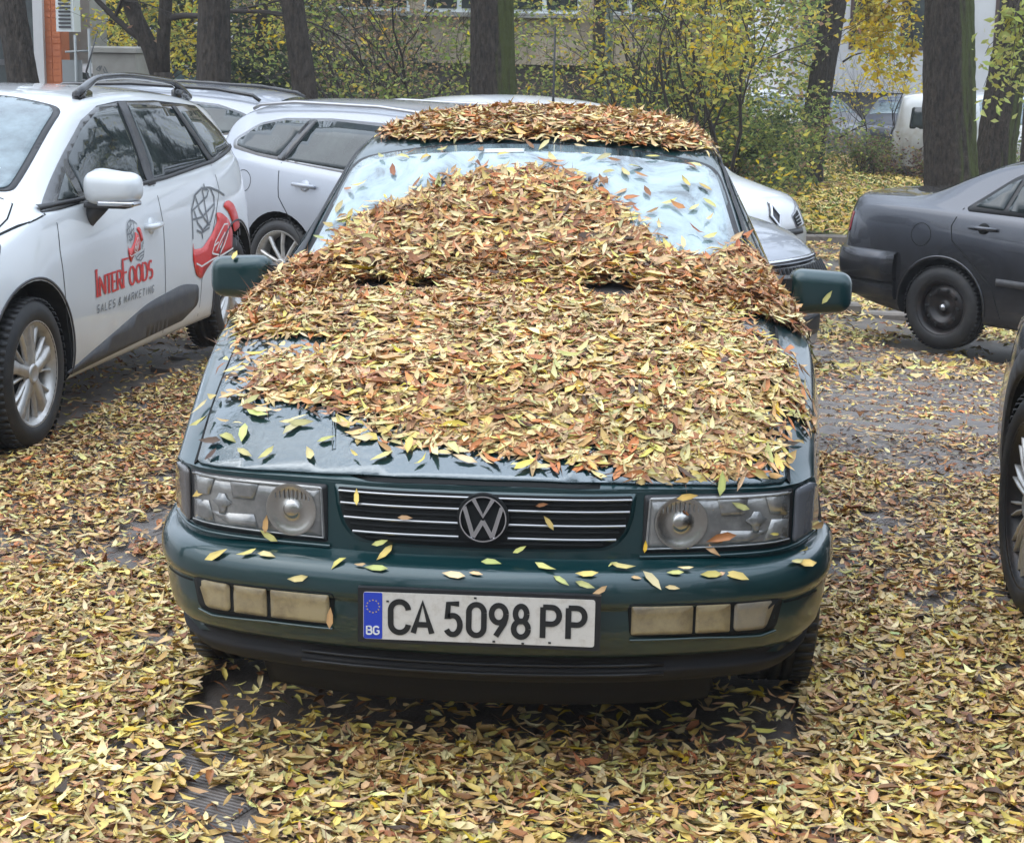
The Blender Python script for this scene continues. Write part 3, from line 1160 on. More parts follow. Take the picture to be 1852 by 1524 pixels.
# slot bars low in the dam
mb = MB()
for z in (.30, .277):
    mb.tube([(x, 0.0 + float(np.interp(abs(x), [q[0] for q in bumpP], [q[1] for q in bumpP])) + .046, z) for x in np.linspace(-.42, .42, 15)], .004, 6)
mb.build('air_dam_rib', M['black'], passat)
for sg in (-1, 1):
    # lamp trio in the bumper, in a dark recess with a bright lower lip
    panel('fog_lamp_recess', bf(.0015), rpoly([(sg * .332, .463), (sg * .672, .452), (sg * .690, .446), (sg * .676, .374), (sg * .64, .368), (sg * .338, .380)], .016), M['seam'], passat, .003, .03)
    edges = [(.341, .480), (.487, .566), (.575, .672)] if sg > 0 else [(.345, .487), (.497, .580), (.590, .676)]
    for k, (a, b_) in enumerate(edges):
        zt = lambda x: .457 - (x - .34) * .025
        zb = lambda x: .386 - (x - .34) * .018
        last = (k == 2)
        po = [(sg * a, zt(a)), (sg * b_, zt(b_)), (sg * (b_ - (.022 if last else 0)), zb(b_)), (sg * a, zb(a))]
        mtl = M['foggrey'] if (last and sg > 0) else M['fog']
        panel('fog_lamp', bf(.004), rpoly(po, .012 if last else .004), mtl, passat, .003, .02)
    mb = MB()
    ribbon(mb, bf(.002), densify([(sg * .338, .373), (sg * .5, .371), (sg * .64, .362), (sg * .675, .37)], .02), .005, .005)
    mb.build('lamp_lower_lip', M['green'], passat)
    mb = MB()
    SB = BS.side(sg, .001)
    ribbon(mb, BS.front(.001), densify([(sg * .692, .437), (sg * .74, .434), (sg * .782, .430)], .01), .005)
    mb.build('bumper_groove', M['seam'], passat)

# ---- number plate
PLN = Vector((0, -1, 0.0))
pl = empty('number_plate', (0, -.006, .4265), 0, passat)
mb = MB()
mb.box(0, .002, 0, .545, .016, .128)
mb.build('plate_holder', M['black'], pl, smooth=False)
PM = lambda off: (lambda x, z: (Vector((x, -.0062 - off, z)), PLN))
panel('plate_sheet', PM(.002), rpoly([(-.26, -.055), (.26, -.055), (.26, .055), (-.26, .055)], .007), M['plate'], pl, .002, .05, smooth=False)
panel('euro_band', PM(.0028), rpoly([(-.259, -.054), (-.217, -.054), (-.217, .054), (-.259, .054)], .004), M['plateblue'], pl, .0006, .03, smooth=False)
mb = MB()
for k in range(12):
    a = R(k * 30)
    mb.add([(-.238 + .0145 * math.cos(a) + .0018 * math.cos(R(72 * j + 90)), -.0096, .022 + .0145 * math.sin(a) + .0018 * math.sin(R(72 * j + 90))) for j in range(5)], [(0, 1, 2, 3, 4)])
mb.build('euro_stars', M['yellowprint'], pl, smooth=False)


def glyph(ch):
    """strokes in a box one unit high"""
    if ch == 'C': return [arc(.29, .71, .29, .29, 5, 180) + arc(.29, .29, .29, .29, 180, 355)], .58
    if ch == 'A': return [[(0, 0), (.31, 1), (.62, 0)], [(.10, .28), (.52, .28)]], .62
    if ch == '5': return [[(.50, 1), (.10, 1), (.06, .50)] + arc(.27, .31, .27, .31, 125, -150, 18)], .55
    if ch == '0': return [arc(.26, .74, .26, .26, 0, 180) + arc(.26, .26, .26, .26, 180, 360) + [(.52, .74)]], .52
    if ch == '9': return [arc(.27, .72, .27, .28, 0, 360, 24), [(.54, .72), (.53, .6), (.47, .42), (.17, 0)]], .55
    if ch == '8': return [arc(.27, .75, .21, .25, 0, 360, 22), arc(.27, .26, .27, .26, 0, 360, 24)], .55
    if ch == 'P': return [[(.03, 0), (.03, 1)], [(.03, 1), (.33, 1)] + arc(.33, .73, .26, .27, 90, -90, 12) + [(.03, .46)]], .60
    if ch == 'B': return [[(.03, 0), (.03, 1), (.35, 1)] + arc(.35, .76, .22, .24, 90, -90, 10) + [(.03, .52)], [(.35, .52)] + arc(.37, .26, .25, .26, 90, -90, 10) + [(.03, 0)]], .62
    if ch == 'G': return [arc(.31, .69, .31, .31, 25, 180) + arc(.31, .31, .31, .31, 180, 360) + [(.62, .45), (.36, .45)]], .66
    if ch == 'I': return [[(.1, 0), (.1, 1)]], .2
    if ch == 'N': return [[(0, 0), (0, 1), (.5, 0), (.5, 1)]], .5
    if ch == 'T': return [[(.25, 0), (.25, 1)], [(0, 1), (.5, 1)]], .5
    if ch == 'E': return [[(.45, 0), (0, 0), (0, 1), (.45, 1)], [(0, .5), (.36, .5)]], .45
    if ch == 'R': return [[(0, 0), (0, 1), (.25, 1)] + arc(.25, .76, .2, .24, 90, -90, 8) + [(0, .52)], [(.22, .52), (.48, 0)]], .48
    if ch == 'F': return [[(0, 0), (0, 1), (.45, 1)], [(0, .52), (.34, .52)]], .45
    if ch == 'O': return [arc(.27, .5, .27, .5, 0, 360, 20)], .54
    if ch == 'D': return [[(0, 0), (0, 1), (.2, 1)] + arc(.2, .5, .3, .5, 90, -90, 12) + [(0, 0)]], .5
    if ch == 'S': return [arc(.23, .74, .22, .26, 40, 270, 12) + arc(.23, .25, .23, .25, 90, -140, 12)], .46
    if ch == 'L': return [[(0, 1), (0, 0), (.4, 0)]], .4
    if ch == 'M': return [[(0, 0), (.05, 1), (.3, .2), (.55, 1), (.6, 0)]], .6
    if ch == 'K': return [[(0, 0), (0, 1)], [(.45, 1), (0, .42)], [(.14, .55), (.48, 0)]], .48
    if ch == '&': return [[(.5, 0), (.12, .72)] + arc(.25, .82, .13, .16, 170, -10, 8) + [(.05, .32)] + arc(.2, .2, .2, .2, 150, 330, 8) + [(.5, .42)]], .52
    return [], .3


def write(fmap, x, z, w, h, ch, sw, mb, thick=.0008, slant=0.0):
    g, gw = glyph(ch)
    for k, s_ in enumerate(g):
        ribbon(mb, fmap, [(x + p[0] / gw * w + p[1] * h * slant, z + p[1] * h) for p in s_], sw, thick, lift=k * .0001)


mb = MB()
for ch, x0, x1 in (('C', -.198, -.158), ('A', -.147, -.105), ('5', -.074, -.041), ('0', -.022, .012), ('9', .029, .062), ('8', .079, .112), ('P', .142, .181), ('P', .199, .238)):
    write(PM(.0028), x0, -.037, x1 - x0, .072, ch, .0128, mb, .0008)
mb.build('plate_characters', M['plateblack'], pl, smooth=False)
mb = MB()
write(PM(.0036), -.2525, -.043, .012, .018, 'B', .0036, mb)
write(PM(.0036), -.2365, -.043, .013, .018, 'G', .0036, mb)
mb.build('country_letters', M['whiteprint'], pl, smooth=False)
mb = MB()
for x, z in ((-.205, .035), (-.008, .05), (.035, -.05), (.16, -.048), (.10, -.052)):
    mb.box(x, -.0095, z, .006, .001, .004)
mb.build('plate_screw', M['plateblack'], pl, smooth=False)
# ================================================================== OTHER CARS
def strip(name, fmap, pts, w, mt, parent, thick=.004, d=.05):
    mb = MB()
    ribbon(mb, fmap, densify(pts, d), w, thick)
    return mb.build(name, mt, parent)


def box_part(name, parent, loc, size, bev, mt, seg=4, rz=0):
    bm = bmesh.new()
    bmesh.ops.create_cube(bm, size=1)
    for v in bm.verts: v.co = Vector((v.co.x * size[0], v.co.y * size[1], v.co.z * size[2]))
    bmesh.ops.bevel(bm, geom=bm.edges[:], offset=bev, segments=seg, affect='EDGES', profile=.6)
    me = bpy.data.meshes.new(name)
    bm.to_mesh(me)
    bm.free()
    me.polygons.foreach_set("use_smooth", [True] * len(me.polygons))
    me.materials.append(mt)
    return link_mesh(name, me, parent, loc, (0, 0, rz))


def handle(fmap, y, z, mt, parent, sg, L=.16):
    """door handle: recessed cup, bar and ring"""
    h = empty('door_handle', (0, 0, 0), 0, parent)
    P, n = fmap(y, z)
    panel('handle_cup', fmap, arc(y, z, .045, .04, 0, 345, 20), M['seam'] if mt is None else mt, h, .002, .03)
    bm_ = MB()
    a, _ = fmap(y - L / 2, z)
    c, _ = fmap(y + L / 2, z)
    bm_.tube([a - n * .004, a + n * .022, P + n * .032, c + n * .022, c - n * .004], [.012, .014, .015, .014, .012], 8)
    bm_.build('handle_bar', mt or M['greypaint'], h)
    return h


# ---------------------------------------------------------------- white estate with the printed door, left
clio = empty('parked_car', (0, 0, 0))
tag(clio, 'white estate car with red and grey printed lettering on its door', 'car')
h5 = R(5.3)
dy = Vector((math.sin(h5), math.cos(h5), 0))
dx = Vector((math.cos(h5), -math.sin(h5), 0))
P0 = Vector((-2.11, 3.25, 0)) - dx * .868 - dy * .865
clio.location = P0
clio.rotation_euler = (0, 0, -h5)
CA = {
    'zt': [(0, .62), (.03, .70), (.12, .80), (.35, .90), (.7, .985), (1.0, 1.04), (1.12, 1.07), (1.95, 1.42), (2.1, 1.44), (2.6, 1.455), (3.2, 1.44), (3.8, 1.40), (4.0, 1.34), (4.12, 1.18), (4.2, .95), (4.27, .62)],
    'zg': [(0, .60), (.12, .77), (.35, .86), (.7, .945), (1.0, 1.0), (1.12, 1.03), (1.95, 1.385), (2.1, 1.405), (2.6, 1.42), (3.2, 1.39), (3.8, 1.33), (4.0, 1.28), (4.12, 1.14), (4.27, .60)],
    'wg': [(0, .60), (.8, .62), (1.1, .70), (1.95, .645), (2.6, .64), (3.4, .625), (4.0, .60), (4.27, .62)],
    'ws': [(0, .72), (.3, .78), (1.0, .815), (1.6, .825), (3.2, .84), (3.8, .82), (4.1, .78), (4.27, .70)],
    'zs': [(0, .56), (.12, .70), (.35, .80), (.7, .885), (1.1, .955), (1.6, .965), (3.0, 1.01), (3.8, 1.06), (4.1, 1.0), (4.27, .56)],
    'wm': [(0, .80), (.4, .85), (.83, .868), (1.6, .862), (3.0, .87), (3.5, .882), (4.1, .86), (4.27, .80)],
    'zm': [(0, .42), (.8, .60), (2.2, .62), (3.5, .66), (4.27, .50)],
    'zb': [(0, .22), (.5, .20), (3.9, .20), (4.27, .34)],
}
bowC = [(0, 0), (.3, .03), (.55, .13), (.7, .26), (.8, .42), (.9, .62)]
cb, CS = make_body('body', dict(attr=CA, bow=bowC, rbow=[(0, 0), (.4, .03), (.7, .14), (.9, .34)], bowlen=1.1, nst=90), M['white'], clio,
                   arches=[(.92, .325, .378, .875), (3.55, .325, .378, .885)])
put_wheels(clio, 'clio', (.92, 3.55), .755, .315)
S = CS.side(1, .003)
side = lambda off: CS.side(1, off)
# black daylight surround
sur = rpoly([(1.13, .96, .03), (1.32, 1.045), (1.62, 1.19), (1.90, 1.315), (2.12, 1.370), (2.40, 1.385), (2.9, 1.375), (3.35, 1.345), (3.62, 1.325, .03), (3.74, 1.22), (3.86, 1.095, .03), (3.3, 1.035), (2.6, 1.0), (1.7, .972), (1.3, .958)], .02)
panel('window_surround', side(.004), sur, M['blackgloss'], clio, .004, .03)
panel('quarter_glass', side(.006), rpoly([(1.34, .995), (1.53, 1.10), (1.555, .99)], .012), M['glass'], clio, .002, .05)
panel('front_door_glass', side(.006), rpoly([(1.61, .995), (1.60, 1.15), (1.85, 1.272, .04), (2.08, 1.342, .04), (2.38, 1.365, .02), (2.33, .998, .02)], .03), M['glass'], clio, .002, .05)
panel('rear_door_glass', side(.006), rpoly([(2.43, 1.003), (2.50, 1.365, .02), (2.85, 1.352, .03), (3.12, 1.325, .02), (3.26, 1.045, .02)], .02), M['glass'], clio, .002, .05)
panel('rear_side_glass', side(.006), rpoly([(3.34, 1.06), (3.24, 1.31), (3.56, 1.298), (3.76, 1.105)], .025), M['glass'], clio, .002, .05)
panel('door_pillar', side(.0075), rpoly([(2.335, .985), (2.385, 1.38), (2.49, 1.38), (2.43, .988)], .01), M['greyplastic'], clio, .002, .05)
panel('door_pillar', side(.0075), rpoly([(3.265, 1.035), (3.13, 1.34), (3.20, 1.335), (3.335, 1.04)], .01), M['black'], clio, .002, .05)
strip('window_seal', side(.007), [(1.14, .978), (1.7, .985), (2.6, 1.008), (3.3, 1.043), (3.84, 1.10)], .016, M['black'], clio, .005)
# seams
strip('door_seam', side(.0012), [(1.30, .26), (1.22, .50), (1.20, .80), (1.24, .96)], .006, M['seam'], clio, 0)
strip('door_seam', side(.0012), [(2.40, .985), (2.44, .80), (2.44, .25)], .006, M['seam'], clio, 0)
strip('door_seam', side(.0012), [(3.27, 1.03), (3.30, .9), (3.14, .66), (2.98, .45), (2.95, .26)], .006, M['seam'], clio, 0)
strip('wing_seam', side(.0012), [(1.16, .955), (.95, .925), (.55, .84), (.25, .72)], .006, M['seam'], clio, 0)
strip('wing_seam', side(.0012), [(.42, .30), (.30, .45), (.12, .56)], .006, M['seam'], clio, 0)
panel('door_sill_trim', side(.004), rpoly([(1.24, .262), (1.7, .345, .1), (2.2, .435, .1), (2.7, .465, .1), (2.93, .43, .04), (2.93, .33, .04), (2.7, .275), (1.28, .245)], .02), M['greyplastic'], clio, .006, .06)
# window trim, handles
handle(side(.002), 2.28, .80, M['white'], clio, 1)
# windscreen, bonnet seams
scC = rpoly([(-.64, 1.16, .05), (0, 1.04), (.64, 1.16, .05), (.585, 1.84, .08), (.3, 1.92), (0, 1.94), (-.3, 1.92), (-.585, 1.84, .08)], .03)
panel('windscreen_surround', CS.top(.003), [(x * 1.05, 1.48 + (y - 1.48) * 1.05) for x, y in scC], M['black'], clio, .003, .03)
wsC = panel('windscreen', CS.top(.007), scC, M['glasslight'], clio, .003, .03)
for (x0, x1, y0, y1) in ((.40, .50, 1.26, 1.31), (.50, .545, 1.24, 1.33)):
    panel('windscreen_sticker', CS.top(.007), [(x0, y0), (x1, y0 - .01), (x1, y1 - .01), (x0, y1)], M['plastic_white'], wsC, .001, .05)
strip('bonnet_seam', CS.top(.0015), [(.70, .35), (.735, .7), (.735, .95), (.71, 1.06), (.6, 1.09)], .007, M['seam'], clio, 0)
strip('bonnet_seam', CS.top(.0015), [(-.70, .35), (-.735, .7), (-.735, .95), (-.71, 1.06), (-.6, 1.09)], .007, M['seam'], clio, 0)
# roof rails
for sg in (-1, 1):
    mb = MB()
    pts = []
    for t in np.linspace(0, 1, 22):
        y = 2.03 + 1.62 * t
        zt_ = pchip(y, CA['zg']) + .015
        pts.append((sg * (.60 - .02 * t), y, zt_ + .062 * min(1, math.sin(math.pi * t) * 2.1) + .006))
    for i, p in enumerate(pts[:-1]):
        pass
    rad = [.022 if (i < 3 or i > 18) else .017 for i in range(22)]
    mb.tube(pts, rad, 8)
    for a in (1, 19):
        c = Vector(pts[a])
        mb.box(c.x, c.y, c.z - .03, .035, .16, .06, bev=.012)
    mb.build('roof_rail', M['blackgloss'], clio)
    # tail lamp
    panel('tail_lamp', CS.side(sg, .004), rpoly([(4.02, 1.05), (4.10, .98), (4.13, .80), (4.10, .72), (4.03, .80), (3.96, .96)], .03), M['red_lamp'], clio, .004, .03)
    panel('headlamp', CS.side(sg, .004), rpoly([(.26, .70), (.45, .80), (.78, .87), (.70, .80), (.42, .66)], .02), M['lampglass'], clio, .004, .03)
panel('grille', CS.front(.004), rpoly([(-.5, .52), (.5, .52), (.45, .64), (-.45, .64)], .03), M['black'], clio, .004, .05)
panel('lower_grille', CS.front(.004), rpoly([(-.6, .26), (.6, .26), (.55, .42), (-.55, .42)], .03), M['black'], clio, .004, .05)
# aerial on the roof
mb = MB()
mb.tube([(0, 3.7, 1.42), (0, 3.62, 1.50), (0, 3.80, 1.72)], [.010, .006, .003], 6)
mb.build('aerial', M['black'], clio)
# wing mirrors
for sg in (1, -1):
    mr = empty('wing_mirror', (sg * .80, 1.58, .94), 0, clio)
    o = box_part('mirror_housing', mr, (sg * .155, -.02, .10), (.25, .17, .165), .075, M['white'], 7)
    for v in o.data.vertices:
        if v.co.y < 0: v.co.z *= .92
        if v.co.x * sg > 0.04: v.co.z *= .84
    box_part('mirror_blinker', mr, (sg * .19, -.045, .035), (.17, .105, .022), .009, M['chrome'], 3)
    box_part('mirror_lower', mr, (sg * .13, -.015, .022), (.20, .10, .024), .010, M['greyplastic'], 3)
    mb = MB()
    mb.tube([(sg * .0, .02, -.07), (sg * .04, .0, -.03), (sg * .09, -.01, .03)], [.035, .036, .045], 10)
    mb.build('mirror_stalk', M['greyplastic'], mr)
# wheel arch lips
for yc in (.92, 3.55):
    strip('arch_lip', side(.0018), arc(yc, .325, .387, .387, -12, 192, 40), .010, M['greyplastic'], clio, .004, .03)

# --- print on the doors
PR = side(.0035)


def word(text, x, z, hts, wids, mb, thick_w, thin_w, gap=.012, serif=True, italic=0):
    for i, ch in enumerate(text):
        if ch == ' ':
            x += wids[i]
            continue
        hh, ww = hts[i], wids[i]
        g, gw = glyph(ch)
        for k, s_ in enumerate(g):
            pts = [(x + p[0] / gw * ww * (0.9 if ch != 'I' else .5) + p[1] * hh * italic, z + p[1] * hh) for p in s_]
            q = densify(pts, .012)
            wl = []
            for j in range(len(q)):
                a, b_ = q[max(0, j - 1)], q[min(len(q) - 1, j + 1)]
                t = math.atan2(abs(b_[1] - a[1]), abs(b_[0] - a[0]))
                wl.append(thin_w + (thick_w - thin_w) * max(0, math.sin(t)) ** 1.5)
            ribbon(mb, PR, q, wl, .0003, lift=.0001 * k)
            if serif and ch in 'INTFR':
                for e_ in (pts[0], pts[-1]):
                    if abs(e_[1] - z) < .002 or abs(e_[1] - z - hh) < .002:
                        ribbon(mb, PR, [(e_[0] - .014, e_[1]), (e_[0] + .014, e_[1])], .007, .0003, lift=.0004)
        x += ww + gap
    return x


T0 = 1.56
ht = [.118] + [.083] * 4 + [.128] + [.083] * 4
wd = [.030, .085, .062, .058, .070, .078, .085, .085, .078, .062]
tot = sum(wd) + .014 * 9
mb = MB()
word('INTERFOODS', T0, .552, ht, [w * .86 for w in wd], mb, .0235, .0095, .012)
mb.build('door_lettering_red', M['red'], clio, smooth=False)
mb = MB()
tx = 'SALES & MARKETING'
word(tx, T0 - .005, .478, [.034] * len(tx), [.030 if c_ not in ' I' else (.022 if c_ == ' ' else .010) for c_ in tx], mb, .0055, .0045, .0175, serif=False, italic=.25)
mb.build('door_lettering_grey', M['greyprint'], clio, smooth=False)


def logo(x0, z0, w, h, nm):
    L = empty(nm, (0, 0, 0), 0, clio)
    c = lambda cx, cy: (x0 + (cx - 1200) / 240 * w, z0 + (1080 - cy) / 500 * h)
    k = w / .6
    mb = MB()
    lw = .0095 * k ** .6
    for pts in ([(1203, 850), (1205, 690), (1225, 620), (1262, 590), (1300, 598), (1335, 625), (1362, 655)],
                [(1203, 700), (1240, 672), (1280, 640), (1290, 610), (1262, 592)],
                [(1225, 620), (1240, 700), (1262, 760), (1285, 800)], [(1262, 590), (1268, 700), (1278, 800)],
                [(1215, 700), (1228, 770), (1250, 815)], [(1300, 598), (1312, 650), (1310, 710), (1288, 780), (1248, 818)],
                [(1205, 745), (1250, 745), (1310, 690)], [(1222, 808), (1245, 828), (1282, 812)], [(1246, 828), (1248, 862)], [(1272, 570), (1275, 596)],
                [(1410, 905), (1412, 960)], [(1422, 880), (1424, 940)], [(1436, 868), (1436, 905)]):
        q = densify([c(*p) for p in pts], .03)
        ribbon(mb, PR, q, lw, .0003)
    mb.build('logo_globe_lines', M['greyprint'], L, smooth=False)
    for pts in ([(1202, 860), (1204, 905), (1245, 912), (1290, 852), (1318, 790), (1315, 738), (1340, 748), (1375, 795), (1393, 870), (1388, 968), (1350, 985), (1300, 992), (1262, 1040), (1240, 1080), (1215, 1050), (1200, 960)],
                [(1350, 715), (1362, 692), (1385, 690), (1410, 720), (1430, 790), (1440, 858), (1420, 868), (1400, 878), (1395, 820), (1375, 755)]):
        panel('logo_red_swoosh', PR, rpoly([c(*p) for p in pts], .02 * k), M['red'], L, .0005, .05)
    mb = MB()
    for pts in ([(1290, 958), (1305, 900), (1330, 850), (1350, 815), (1368, 818), (1368, 865), (1348, 925), (1322, 978), (1290, 958)],
                [(1310, 950), (1330, 900), (1352, 860)], [(1300, 920), (1320, 905)], [(1325, 940), (1345, 900)], [(1215, 985), (1240, 1010), (1290, 992), (1330, 985), (1392, 965)]):
        ribbon(mb, side(.0045), densify([c(*p) for p in pts], .03), lw * .8, .0003)
    mb.build('logo_white_lines', M['whiteprint'], L, smooth=False)
    if nm == 'small_logo':
        mb = MB()
        for pts in ([(1300, 1010), (1320, 1060), (1380, 1090), (1430, 1050), (1440, 960)], [(1320, 1040), (1370, 1010), (1435, 990)], [(1345, 1075), (1380, 1040), (1430, 1030)]):
            ribbon(mb, PR, densify([c(*p) for p in pts], .03), lw, .0003)
        mb.build('logo_lower_globe', M['greyprint'], L, smooth=False)


logo(1.96, .655, .20, .20, 'small_logo')
logo(2.84, .455, .78, .48, 'large_logo')


# ---------------------------------------------------------------- generic cars
def car(name_label, A, arches, paintm, loc, heading_vec, wheels, feats, z, bow=None, rbow=None, nst=60, group=None, nwheel=True):
    """heading_vec: unit vector from the front of the car to its rear"""
    root = empty('parked_car', (loc[0], loc[1], z))
    tag(root, name_label, 'car', group)
    root.rotation_euler = (0, 0, math.atan2(heading_vec[1], heading_vec[0]) - math.pi / 2)
    b_, s_ = make_body('body', dict(attr=A, bow=bow or bowC, rbow=rbow or [(0, 0), (.4, .03), (.7, .14), (.9, .34)], bowlen=1.1, nst=nst), paintm, root,
                       arches=[(y, r_, r_ + .05, A['wm'][1][1] + .02) for y, r_ in arches])
    kind, tr = wheels
    put_wheels(root, kind, [a[0] for a in arches], tr, arches[0][1])
    feats(root, s_)
    return root, s_


# silver-white estate side-on behind the green car
SA = {
    'zt': [(0, .66), (.04, .76), (.3, .88), (.9, .98), (1.25, 1.03), (1.35, 1.06), (2.15, 1.42), (2.4, 1.465), (3.0, 1.48), (3.8, 1.45), (4.25, 1.40), (4.42, 1.32), (4.58, 1.08), (4.66, .85), (4.69, .6)],
    'zg': [(0, .64), (.3, .85), (.9, .94), (1.25, .99), (1.35, 1.02), (2.15, 1.375), (2.4, 1.41), (3.0, 1.42), (3.8, 1.385), (4.25, 1.33), (4.42, 1.26), (4.58, 1.05), (4.69, .58)],
    'wg': [(0, .62), (1.1, .66), (1.35, .72), (2.15, .60), (3.0, .585), (4.2, .56), (4.5, .62), (4.69, .62)],
    'ws': [(0, .74), (.4, .82), (1.3, .855), (3.8, .86), (4.4, .82), (4.69, .74)],
    'zs': [(0, .60), (.3, .79), (.9, .90), (1.4, .95), (3.0, .99), (4.2, 1.02), (4.5, .98), (4.69, .56)],
    'wm': [(0, .82), (.5, .89), (.9, .90), (3.7, .905), (4.4, .88), (4.69, .80)],
    'zm': [(0, .45), (.9, .66), (3.7, .68), (4.69, .5)],
    'zb': [(0, .20), (.5, .18), (4.2, .2), (4.69, .36)],
}


def skoda_feats(root, s_):
    for sg in (-1, 1):
        f = lambda off: s_.side(sg, off)
        o = rpoly([(1.75, 1.01), (2.2, 1.26), (2.42, 1.33), (2.9, 1.36), (3.4, 1.35), (3.85, 1.315), (4.08, 1.26, .05), (4.26, 1.13, .04), (4.22, 1.075, .03), (3.9, 1.05), (3.0, 1.015)], .03)
        panel('window_trim', f(.002), [(x, z) for x, z in o], M['chromedull'], root, .003, .08)
        g = lambda pts: rpoly(pts, .02)
        panel('front_door_glass', f(.005), g([(1.86, 1.028), (2.24, 1.25), (2.45, 1.315), (2.72, 1.335), (2.76, 1.03)]), M['glass'], root, .002, .08)
        panel('rear_door_glass', f(.005), g([(2.84, 1.03), (2.80, 1.338), (3.35, 1.335), (3.52, 1.318), (3.64, 1.05)]), M['glass'], root, .002, .08)
        panel('rear_side_glass', f(.005), g([(3.72, 1.062), (3.60, 1.315), (3.84, 1.298), (4.06, 1.245), (4.21, 1.13), (4.19, 1.095), (3.95, 1.07)]), M['glass'], root, .002, .08)
        panel('door_pillar', f(.006), g([(2.755, 1.02), (2.715, 1.345), (2.805, 1.345), (2.845, 1.02)]), M['blackgloss'], root, .002, .08)
        panel('door_pillar', f(.006), g([(3.635, 1.04), (3.515, 1.33), (3.60, 1.325), (3.72, 1.045)]), M['blackgloss'], root, .002, .08)
        strip('door_seam', f(.001), [(2.80, 1.01), (2.82, .25)], .007, M['seam'], root, 0)
        strip('door_seam', f(.001), [(3.66, 1.03), (3.62, .80), (3.40, .55), (3.34, .25)], .007, M['seam'], root, 0)
        strip('door_seam', f(.001), [(1.50, .95), (1.46, .25)], .007, M['seam'], root, 0)
        handle(f(.002), 3.38, .90, M['silver'], root, sg, .19)
        handle(f(.002), 2.55, .88, M['silver'], root, sg, .19)
        mb = MB()
        ribbon(mb, f(.001), arc(4.0, .87, .085, .075, 0, 350, 24), .005, 0, closed=True)
        mb.build('fuel_flap_seam', M['seam'], root)
        panel('tail_lamp', f(.004), rpoly([(4.30, .96), (4.50, .99), (4.58, .90), (4.52, .80), (4.34, .84)], .02), M['red_lamp'], root, .004, .04)
        mb = MB()
        mb.tube([(sg * .60, 2.25, 1.405), (sg * .595, 2.35, 1.445), (sg * .58, 3.0, 1.462), (sg * .57, 3.8, 1.43), (sg * .565, 4.15, 1.385), (sg * .565, 4.22, 1.35)], .013, 6)
        mb.build('roof_rail', M['chromedull'], root)
        mr = box_part('wing_mirror', root, (sg * .98, 1.78, 1.02), (.22, .14, .15), .05, M['silver'])
        hl = panel('headlamp', s_.front(.005), rpoly([(sg * .50, .70), (sg * .82, .74), (sg * .84, .66), (sg * .52, .62)], .02), M['lampglass'], root, .004, .04)
    sc = rpoly([(-.74, 1.40, .05), (0, 1.33), (.74, 1.40, .05), (.60, 2.12, .08), (0, 2.2), (-.60, 2.12, .08)], .03)
    panel('windscreen', s_.top(.004), sc, M['glass'], root, .003, .08)
    ws_ = rpoly([(-.50, 4.33), (.50, 4.33), (.60, 4.52), (-.60, 4.52)], .03)
    panel('rear_window', s_.top(.004), ws_, M['glass'], root, .003, .08)
    # front grille with upright bars in a bright frame
    gg = empty('grille', (0, 0, 0), 0, root)
    panel('grille_frame', s_.front(.006), rpoly([(-.50, .74), (.50, .74), (.44, .50), (-.44, .50)], .04), M['blackgloss'], gg, .004, .05)
    panel('grille_backing', s_.front(.008), rpoly([(-.48, .72), (.48, .72), (.42, .52), (-.42, .52)], .04), M['seam'], gg, .004, .05)
    for i in range(-11, 12):
        mb = MB()
        x = i * .039
        ribbon(mb, s_.front(.008), densify([(x, .525), (x * 1.06, .715)], .05), .012, .02)
        mb.build('grille_bar', M['black'], gg)
    panel('lower_grille', s_.front(.006), rpoly([(-.55, .40), (.55, .40), (.6, .27), (-.6, .27)], .03), M['black'], root, .004, .06)
    strip('bonnet_chrome', s_.front(.006), [(-.46, .755), (0, .76), (.46, .755)], .02, M['chrome'], root, .008)


yv = Vector((-.880, .475, 0)).normalized()
xv = Vector((yv.y, -yv.x, 0))
yk = Vector((-.827, .562, 0))
xk = Vector((yk.y, -yk.x, 0))
fc = Vector((.86, 6.42, 0)) + xk * .88
car('silver white estate car parked crosswise behind the leaf-covered saloon', SA, [(.90, .325), (3.60, .325)], M['silver'], (fc.x, fc.y), yk, ('skoda', .79), skoda_feats, -.34)[0].rotation_euler.x = R(2.7)


